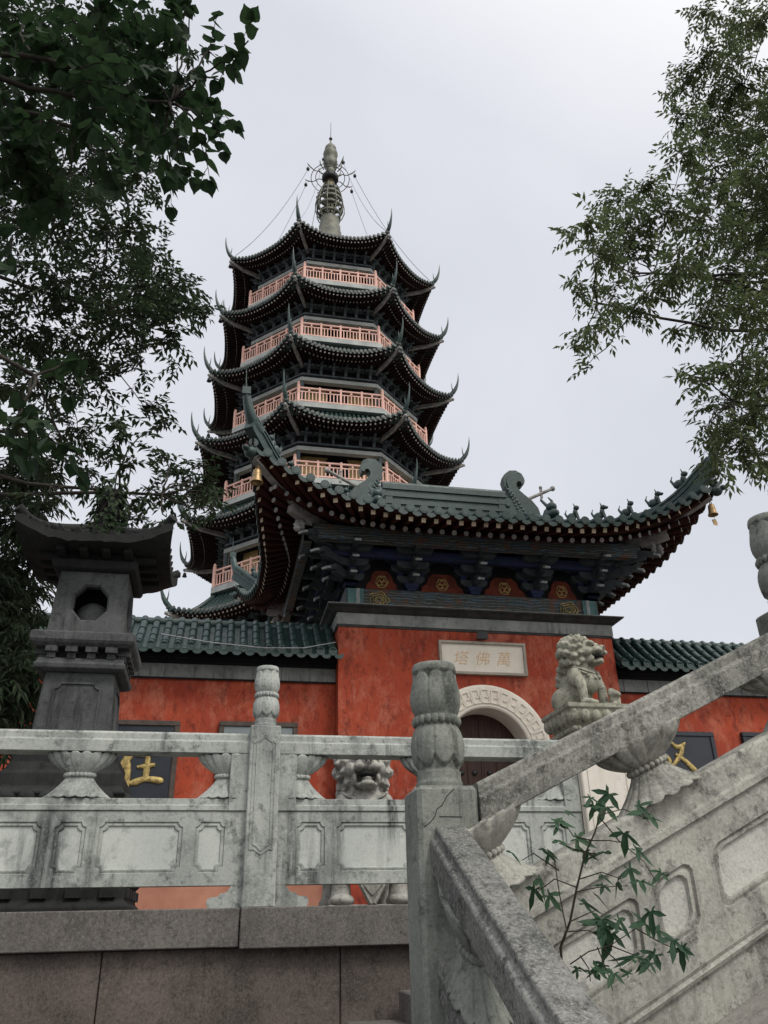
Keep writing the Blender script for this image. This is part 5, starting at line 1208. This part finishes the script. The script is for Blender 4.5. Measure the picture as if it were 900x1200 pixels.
cp.loft([psq(h, z) for h, z in ((.19, 1.195), (.215, 1.21), (.215, 1.24), (.19, 1.255), (.20, 1.29), (.235, 1.33), (.255, 1.40), (.265, 1.405), (.265, 1.435))], 0)
cpo = cp.build('cap', M['lion'], ped, bevel=.005); pe = MB()
for sd in range(4):
    Q = Matrix.Rotation(sd*PI/2, 3, 'Z')
    for i in range(6):
        x = -.19+.076*i; pp = Vector((px, pyb+hw, 0))+Q@Vector((x*1.12, -.228, 1.355)); pe.ell(pp, (.040, .040, .052), 10, 8, 0, Q)
        for jx in (-.02, .02): pp = Vector((px, pyb+hw, 0))+Q@Vector((x*1.0+jx, -.205, 1.262)); pe.ell(pp, (.022, .022, .022), 8, 6)
pe.build('lotus_petals', M['lion'], cpo, fix=False)
lion((px-.01, pyb+hw+.01, 1.432), .54, R(24), M['lion'], 'small seated stone lion with a cub, perched on the white end post before the gate', R(18), .8)
# lion on the terrace behind the balustrade
wx, wy = 1.335, 7.55
st2 = thing('lion_stand', 'low carved stone stand with splayed legs under the open-mouthed lion', 'pedestal', (wx, wy, TZ))
mb = MB(); mb.box(wx-.34, wx+.34, wy-.38, wy+.42, .48, .55); mb.box(wx-.36, wx+.36, wy-.40, wy+.44, TZ+.004, TZ+.05); so2 = mb.build('slab', M['lion_white'], st2, bevel=.01)
for sx in (-1, 1):
    for sy in (-1, 1):
        l = MB(); cxx, cyy = wx+sx*.24, wy+.02+sy*.30
        l.lathe([(.10, TZ+.05), (.11, TZ+.08), (.085, TZ+.12), (.075, TZ+.2), (.095, .48)], (cxx, cyy, 0), 14); l.ell((cxx, cyy+sy*.06, TZ+.085), (.10, .10, .05), 12, 8); l.build('leg', M['lion_white'], st2)
ap = MB(); ap.poly([(-.20, .48), (.20, .48), (.03, TZ+.05), (-.03, TZ+.05)], lambda u, w, d: (wx+u, wy-.40+d, w), 0, .03)
apo = ap.build('carved_apron', M['lion_white'], st2); a2 = MB()
for s in (-1, 1): a2.bar((wx+s*.185, wy-.405, .48), (wx+s*.012, wy-.405, TZ+.06), .02, .015)
for i in range(5): a2.ell((wx-.08+.04*i, wy-.402, .35-.03*abs(i-2)*0), (.018, .01, .018), 8, 6)
for s in (-1, 1): a2.bar((wx+s*.12, wy-.405, .38), (wx, wy-.405, TZ+.12), .012, .012)
a2.build('apron_relief', M['lion_white'], apo, fix=False)
lion((wx, wy, .55), .90, R(-4), M['lion_white'], 'pale stone lion with wide open mouth and tongue, facing out behind the balustrade', R(2), 1.6, False)
# ------------------------------------------------------------------ trees
def depth_of(p): return p.dot(FW)
class Leaves:
    def __init__(s): s.v = []; s.f = []
    def leaf(s, base, d, up, L, w, curl=.12, lobed=False):
        # a folded leaf blade: base, widest pair, tip
        d = d.normalized(); r = d.cross(up)
        if r.length < 1e-4: r = d.cross(Vector((.3, .2, .9)))
        r.normalize(); n = r.cross(d); b = len(s.v)
        if not lobed:
            s.v += [tuple(base), tuple(base+d*L*.42+r*w*.5+n*L*.06), tuple(base+d*L-n*L*curl), tuple(base+d*L*.42-r*w*.5+n*L*.06)]
            s.f += [(b, b+1, b+2), (b, b+2, b+3)]
        else:
            pts = [(0, 0), (.02, .30), (.22, .50), (.45, .46), (.68, .30), (.86, .12), (1.06, 0)]
            k = len(pts); mid = [tuple(base+d*L*t-n*L*curl*t*t) for t, _ in pts]
            for sg in (1, -1):
                b = len(s.v); s.v += mid + [tuple(base+d*L*t+r*w*h*sg+n*L*(.10*h-curl*t*t)) for t, h in pts[1:-1]]
                for i in range(k-1):
                    a0, a1 = b+i, b+i+1
                    c0 = b+k+i-1 if 0 < i < k-1 else None; c1 = b+k+i if 0 < i+1 < k-1 else None
                    if c0 is None and c1 is not None: s.f.append((a0, a1, c1))
                    elif c0 is not None and c1 is not None: s.f.append((a0, a1, c1, c0))
                    elif c0 is not None: s.f.append((a0, a1, c0))
    def build(s, name, mat, parent):
        me = bpy.data.meshes.new(name); base = parent.location
        a = np.array(s.v, dtype=np.float64)-np.array(base)
        me.from_pydata(a.tolist(), [], s.f); me.materials.append(mat)
        o = bpy.data.objects.new(name, me); COL.objects.link(o); o.parent = parent; return o
def rvec():
    v = Vector(rng.normal(0, 1, 3)); return v.normalized()
def spray(lv, tw, p, d, L, nl, ll, lw, droop=.4, lobed=False, tr=.006):
    # a twig with alternate leaves
    p = Vector(p); pts = [p]; d = d.normalized()
    for i in range(4):
        d = (d + Vector((0, 0, -droop*.25)) + rvec()*.15).normalized(); pts.append(pts[-1]+d*L/4)
    if tw is not None: tw.tube(pts, [tr, tr*.8, tr*.6, tr*.5, tr*.35], 3, 0, True, False)
    for i in range(nl):
        t = (i+.6)/nl*4; k = min(3, int(t)); q = pts[k].lerp(pts[k+1], t-k); dd = (pts[k+1]-pts[k]).normalized()
        sd = dd.cross(Vector((0, 0, 1))); 
        if sd.length < 1e-3: sd = Vector((1, 0, 0))
        sd.normalize(); sd = sd*(1 if i % 2 else -1)
        ld = dd*.65 + sd*.75 + rvec()*.35 + Vector((0, 0, -droop*.55))
        lv.leaf(q, ld, Vector((0, 0, 1))+rvec()*.55, ll*rng.uniform(.7, 1.2), lw*rng.uniform(.8, 1.2), rng.uniform(0, .22), lobed)
    if nl > 3: lv.leaf(pts[-1], d+Vector((0, 0, -.2)), Vector((0, 0, 1))+rvec()*.4, ll, lw, .1, lobed)
def limb(mb, a, b, r0, r1, bend=.12, n=7, jit=.03):
    a = Vector(a); b = Vector(b); L = (b-a).length; off = rvec()*L*bend; pts = []
    for i in range(n+1):
        t = i/n; pts.append(a.lerp(b, t) + off*math.sin(PI*t) + rvec()*L*jit*(0 < i < n))
    mb.tube(pts, [r0+(r1-r0)*i/n for i in range(n+1)], 6); return pts
def clump(lv, tw, c, r, dens, ll, lw, L, nl, droop=.45, flat=.8, lobed=False, outward=None):
    # sprays through the volume of one clump, growing outwards from its heart
    n = max(2, int(dens))
    for i in range(n):
        u = rvec(); rad = r*rng.uniform(.1, 1)**.5; p = Vector(c)+Vector((u.x*rad, u.y*rad*1.3, u.z*rad*flat))
        d = u*.8 + rvec()*.5 + Vector((0, 0, .15)); d.z *= .7
        spray(lv, tw, p - d.normalized()*L*.5, d, L, nl, ll, lw, droop, lobed)
def tree(name, label, cat, trunk_pts, trunk_r, blobs, leafm, ll, lw, L, nl, cover, droop=.45, group=None, lobed=False, hubs=None, twig=True, leaffac=.5):
    base = Vector(trunk_pts[0]); t = thing(name, label, cat, base, group)
    tk = MB(); pts = [Vector(p) for p in trunk_pts]
    dense = []
    for i in range(len(pts)-1):
        for j in range(5): dense.append(pts[i].lerp(pts[i+1], j/5)+rvec()*trunk_r*.15)
    dense.append(pts[-1]); tk.tube(dense, [trunk_r*(1-.75*i/(len(dense)-1)) for i in range(len(dense))], 10)
    lv = Leaves(); centres = []
    for (px_, py_, rp, Y) in blobs:
        c = at(px_, py_, Y); r = rp*depth_of(c)/FPX; centres.append((c, r, rp))
    hub = [at(*h) for h in (hubs or [])]; starts = dense[len(dense)//3:]
    hubn = []
    for h in hub:
        s = min(starts, key=lambda q: (q-h).length); hubn += limb(tk, s, h, trunk_r*.17, trunk_r*.07, .06, 9, .012)[3:]
    for c, r, rp in centres:
        s = min(hubn or starts, key=lambda q: (q-c).length + .0*q.z)
        limb(tk, s, c, max(.010, trunk_r*.055), .005, .10, 7, .025)
        dpt = depth_of(c); leafpx = (ll*lw)*(FPX/dpt)**2*leaffac
        need = cover*PI*rp*rp/leafpx/max(1, nl)
        clump(lv, tk if twig else None, c, r, need, ll, lw, L, nl, droop, .85, lobed)
    tk.build('trunk', M['bark'], t, fix=False); lv.build('crown', leafm, t); return t
def B(s, Y0, dY, j=0):
    out = []
    for i, q in enumerate(s): out.append((q[0], q[1], q[2], Y0 + dY*math.sin(i*2.4+j) + rng.normal(0, dY*.3)))
    return out
right = [(830, 12, 22), (868, 25, 26), (895, 20, 24), (805, 90, 20), (828, 70, 22), (862, 85, 36), (786, 104, 13), (800, 140, 20), (838, 145, 36), (885, 145, 38), (800, 185, 24), (845, 205, 42), (890, 210, 40), (760, 218, 20), (722, 238, 22), (688, 262, 20), (735, 258, 28), (780, 248, 28), (828, 262, 40), (882, 262, 40), (702, 298, 28), (668, 268, 12),
         (740, 298, 30), (798, 310, 36), (850, 320, 36), (892, 330, 34), (680, 338, 16), (716, 348, 24), (696, 382, 22), (678, 408, 13), (742, 366, 20), (760, 340, 18), (832, 365, 32), (872, 365, 32), (790, 388, 12), (686, 428, 9), (818, 440, 20), (850, 432, 26), (890, 440, 30), (800, 436, 11), (842, 478, 26), (882, 488, 34), (828, 500, 14), (868, 530, 26), (893, 542, 20), (842, 538, 14), (838, 518, 15), (848, 500, 16), (836, 548, 9), (850, 552, 10), (905, 400, 40), (920, 260, 50), (925, 140, 50), (925, 480, 45), (985, 220, 70), (990, 360, 70), (980, 90, 60)]
tree('broadleaf_tree', 'tall tree with small drooping leaves leaning in from the right over the gate corner', 'tree', [(11.5, 8.5, GZ), (11.6, 8.8, 3), (11.8, 9.5, 8), (12.0, 10, 13), (12.2, 10.2, 17)], .26,
     B(right, 10.2, 1.3), M['leaf_right'], .15, .056, .46, 9, 2.1, .7, 'trees framing the view', hubs=[(850, 330, 9.8), (790, 325, 10.4), (850, 210, 10.2), (870, 100, 10.2), (860, 470, 10.0), (740, 320, 10.4), (700, 355, 10.0)])
mid = [(15, 245, 45), (80, 250, 46), (140, 262, 42), (172, 296, 28), (55, 315, 48), (120, 322, 46), (182, 335, 34), (215, 350, 28), (240, 362, 13), (150, 375, 38), (92, 385, 46), (28, 385, 48), (200, 388, 24), (204, 425, 11), (158, 425, 22), (110, 440, 34), (60, 450, 40), (18, 460, 42), (170, 478, 20), (194, 492, 11), (142, 498, 25), (90, 508, 30), (40, 515, 36),
       (190, 530, 17), (212, 550, 20), (152, 540, 20), (100, 555, 22), (180, 575, 20), (213, 585, 14), (160, 588, 18), (60, 580, 14), (165, 608, 15), (228, 572, 13), (195, 602, 12), (60, 545, 18), (215, 250, 0)]
mid = [m for m in mid if m[2] > 0] + [(25, 30, 45), (95, 40, 45), (160, 50, 40), (30, 110, 48), (100, 120, 46), (165, 130, 38), (30, 185, 45), (100, 195, 42), (160, 205, 32), (205, 90, 22), (200, 165, 16), (225, 60, 14)]
mid += [(236, 545, 12), (240, 562, 14), (246, 580, 15), (232, 590, 13), (252, 592, 8), (238, 572, 14), (244, 566, 12), (205, 330, 22), (228, 355, 18), (190, 365, 24), (165, 345, 26), (-50, 120, 60), (-60, 240, 60), (-50, 360, 60), (-60, 470, 50), (-130, 300, 70), (-140, 180, 70)]
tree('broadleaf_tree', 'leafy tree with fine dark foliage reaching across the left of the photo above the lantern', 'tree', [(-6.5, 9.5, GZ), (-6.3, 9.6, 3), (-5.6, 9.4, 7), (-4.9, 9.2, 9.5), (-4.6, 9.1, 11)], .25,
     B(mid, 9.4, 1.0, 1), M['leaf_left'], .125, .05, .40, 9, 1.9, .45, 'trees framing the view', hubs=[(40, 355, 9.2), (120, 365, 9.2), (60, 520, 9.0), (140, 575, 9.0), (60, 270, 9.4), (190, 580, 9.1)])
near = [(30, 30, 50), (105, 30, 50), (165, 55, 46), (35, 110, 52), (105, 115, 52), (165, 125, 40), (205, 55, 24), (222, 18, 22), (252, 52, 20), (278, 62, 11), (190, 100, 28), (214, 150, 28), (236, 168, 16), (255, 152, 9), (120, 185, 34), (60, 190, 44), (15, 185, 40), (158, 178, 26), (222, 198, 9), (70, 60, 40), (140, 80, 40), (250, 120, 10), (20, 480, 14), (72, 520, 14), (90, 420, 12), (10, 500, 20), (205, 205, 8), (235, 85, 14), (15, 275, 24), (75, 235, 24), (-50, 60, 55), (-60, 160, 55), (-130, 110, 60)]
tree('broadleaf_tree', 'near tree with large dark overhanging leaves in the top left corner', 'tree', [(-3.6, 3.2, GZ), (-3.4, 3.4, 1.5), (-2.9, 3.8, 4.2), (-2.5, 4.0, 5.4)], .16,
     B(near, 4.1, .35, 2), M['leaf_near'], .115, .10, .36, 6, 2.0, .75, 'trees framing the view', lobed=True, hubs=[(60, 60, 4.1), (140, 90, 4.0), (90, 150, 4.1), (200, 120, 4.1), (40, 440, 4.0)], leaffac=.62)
bam = [(20, 555, 36), (55, 560, 18), (18, 612, 36), (8, 670, 42), (36, 640, 20), (15, 735, 44), (40, 690, 16), (8, 800, 44), (28, 832, 28), (46, 590, 14), (30, 770, 24), (45, 720, 10), (10, 860, 30), (-30, 700, 60), (-30, 800, 60)]
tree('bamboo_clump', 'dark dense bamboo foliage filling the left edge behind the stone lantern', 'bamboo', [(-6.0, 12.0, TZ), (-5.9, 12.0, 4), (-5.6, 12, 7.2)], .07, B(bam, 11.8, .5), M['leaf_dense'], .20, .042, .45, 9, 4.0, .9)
# creeper round the lantern's finial
cv = thing('creeper', 'dark creeper wrapped round the finial on top of the stone lantern', 'creeper', (LX, LY, 3.75))
lv = Leaves(); tw = MB()
for i in range(420):
    a = rng.uniform(0, 2*PI); z = 3.54+.66*rng.uniform(0, 1); r = .155*(1-.35*max(0, (z-3.95)/.3))*rng.uniform(.75, 1.15)
    lv.leaf(Vector((LX+r*math.cos(a), LY+r*math.sin(a), z)), Vector((math.cos(a)*.6, math.sin(a)*.6, -.8))+rvec()*.4, Vector((math.cos(a), math.sin(a), .5)), .085, .05)
for i in range(46):
    a = rng.uniform(0, 2*PI); r = rng.uniform(.1, .7); p = Vector((LX+r*math.cos(a)*.9, LY+r*math.sin(a)*.9, 3.33+.30*max(0, 1-r/.68)**1.3)); spray(lv, None, p, Vector((rng.normal(), rng.normal(), .7)), .16, 5, .07, .035, .3)
for k in range(4):
    tw = MB(); tw.tube([(LX+.13*math.cos(k*1.6+s*2.4), LY+.13*math.sin(k*1.6+s*2.4), 3.6+.5*s) for s in np.linspace(0, 1, 9)], .008, 4); tw.build('vine_stem', M['stem'], cv, fix=False)
lv.build('foliage', M['leaf_left'], cv)
# ------------------------------------------------------------------ the maple-leaved sapling between the two stair rails
pl = thing('sapling', 'young maple-leaved sapling growing out between the two stone stair rails', 'sapling', at(662, 1180, 2.28))
sm = MB(); lf = MB()
def palm(p, d, up, s):
    # five pointed lobes with deep notches
    d = d.normalized(); r = d.cross(up).normalized(); n = r.cross(d); out = []
    for a, L in ((-125, .42), (-95, .16), (-68, .80), (-38, .22), (0, 1.1), (38, .22), (68, .80), (95, .16), (125, .42)):
        L *= s*rng.uniform(.88, 1.1); a = R(a+rng.normal(0, 4))
        dro = n*(-.22*L*L/s + .05*s)
        if L > .3*s:
            w = R(15)
            out.append(p + (d*math.cos(a-w)+r*math.sin(a-w))*L*.60 + dro*.45); out.append(p + (d*math.cos(a)+r*math.sin(a))*L + dro); out.append(p + (d*math.cos(a+w)+r*math.sin(a+w))*L*.60 + dro*.45)
        else: out.append(p + (d*math.cos(a)+r*math.sin(a))*L + dro)
    k = len(out); lf.add([p]+out, [(0, i+1, i+2) for i in range(k-1)], 0)
def branch(pix, Y0, Y1, r0, r1):
    n = len(pix); pts = [at(x, y, Y0+(Y1-Y0)*i/(n-1)) for i, (x, y) in enumerate(pix)]; sm.tube(pts, [r0+(r1-r0)*i/(n-1) for i in range(n)], 6); return pts
main = branch([(662, 1180), (657, 1110), (668, 1080), (676, 1040), (686, 1000), (697, 976), (703, 955)], 2.28, 2.22, .0042, .0022)
twigs = [([(664, 1090), (656, 1050), (650, 1010), (648, 1002)], [(648, 1000, 30), (640, 1010, 22)]), ([(690, 985), (715, 985), (726, 987)], [(735, 990, 36), (760, 1006, 30)]), ([(703, 958), (725, 985), (755, 1010), (768, 1032)], [(768, 1030, 26)]), ([(655, 1020), (625, 1000), (612, 1008)], [(608, 1006, 26)]),
         ([(676, 1040), (650, 1030), (630, 1045)], [(640, 1048, 38), (655, 1060, 30)]), ([(695, 985), (672, 980), (660, 962)], [(664, 964, 26), (650, 972, 22)]), ([(703, 955), (712, 945)], [(702, 945, 40), (692, 956, 26)]), ([(703, 955), (730, 948), (760, 960)], [(745, 950, 34), (768, 964, 26)]),
         ([(690, 1000), (700, 1000), (690, 1003)], [(690, 1002, 44)]), ([(686, 1000), (665, 992), (655, 988)], [(668, 990, 34)]), ([(662, 1092), (690, 1090), (705, 1100)], [(705, 1095, 42), (692, 1080, 34), (712, 1112, 36)]), ([(668, 1130), (690, 1115), (715, 1108), (735, 1095), (745, 1088)], [(745, 1082, 32), (765, 1086, 32), (735, 1090, 26)]),
         ([(745, 1088), (775, 1105), (790, 1112)], [(788, 1116, 32), (800, 1128, 28)]), ([(715, 1108), (745, 1120), (765, 1130)], [(752, 1128, 36), (765, 1138, 30)]), ([(705, 1110), (722, 1125), (728, 1135)], [(723, 1120, 42)]), ([(680, 1120), (690, 1135), (692, 1150)], [(690, 1135, 36), (700, 1142, 26)]), ([(700, 1110), (712, 1140), (718, 1160)], [(715, 1150, 26), (712, 1135, 26)]),
         ([(676, 1045), (700, 1040), (735, 1038)], [(725, 1040, 30), (745, 1036, 34)]), ([(680, 1030), (705, 1022), (728, 1030)], [(715, 1032, 24)]), ([(668, 1080), (690, 1070), (700, 1066)], [(700, 1064, 34)])]
for pix, lvs in twigs:
    yo = 2.24+rng.normal(0, .06); branch(pix, 2.25, yo, .0019, .0011)
    for (x, y, s) in lvs + [(x+rng.normal(0, 12), y+rng.normal(0, 9), s*rng.uniform(.6, .85)) for x, y, s in lvs if rng.uniform() < .3]:
        p = at(x, y, yo+rng.normal(0, .03)); e = at(*pix[-1], yo); dv = (p-e) + rvec()*.03 + Vector((rng.normal(0, .04), -.02, -.035))
        palm(p - dv.normalized()*s*.0012, dv, Vector((rng.normal(0, .35), -.55+rng.normal(0, .3), .75)), s*.00185)
sm.build('stem', M['stem'], pl, fix=False); lf.build('leaves', M['leaf_plant'], pl, fix=False)
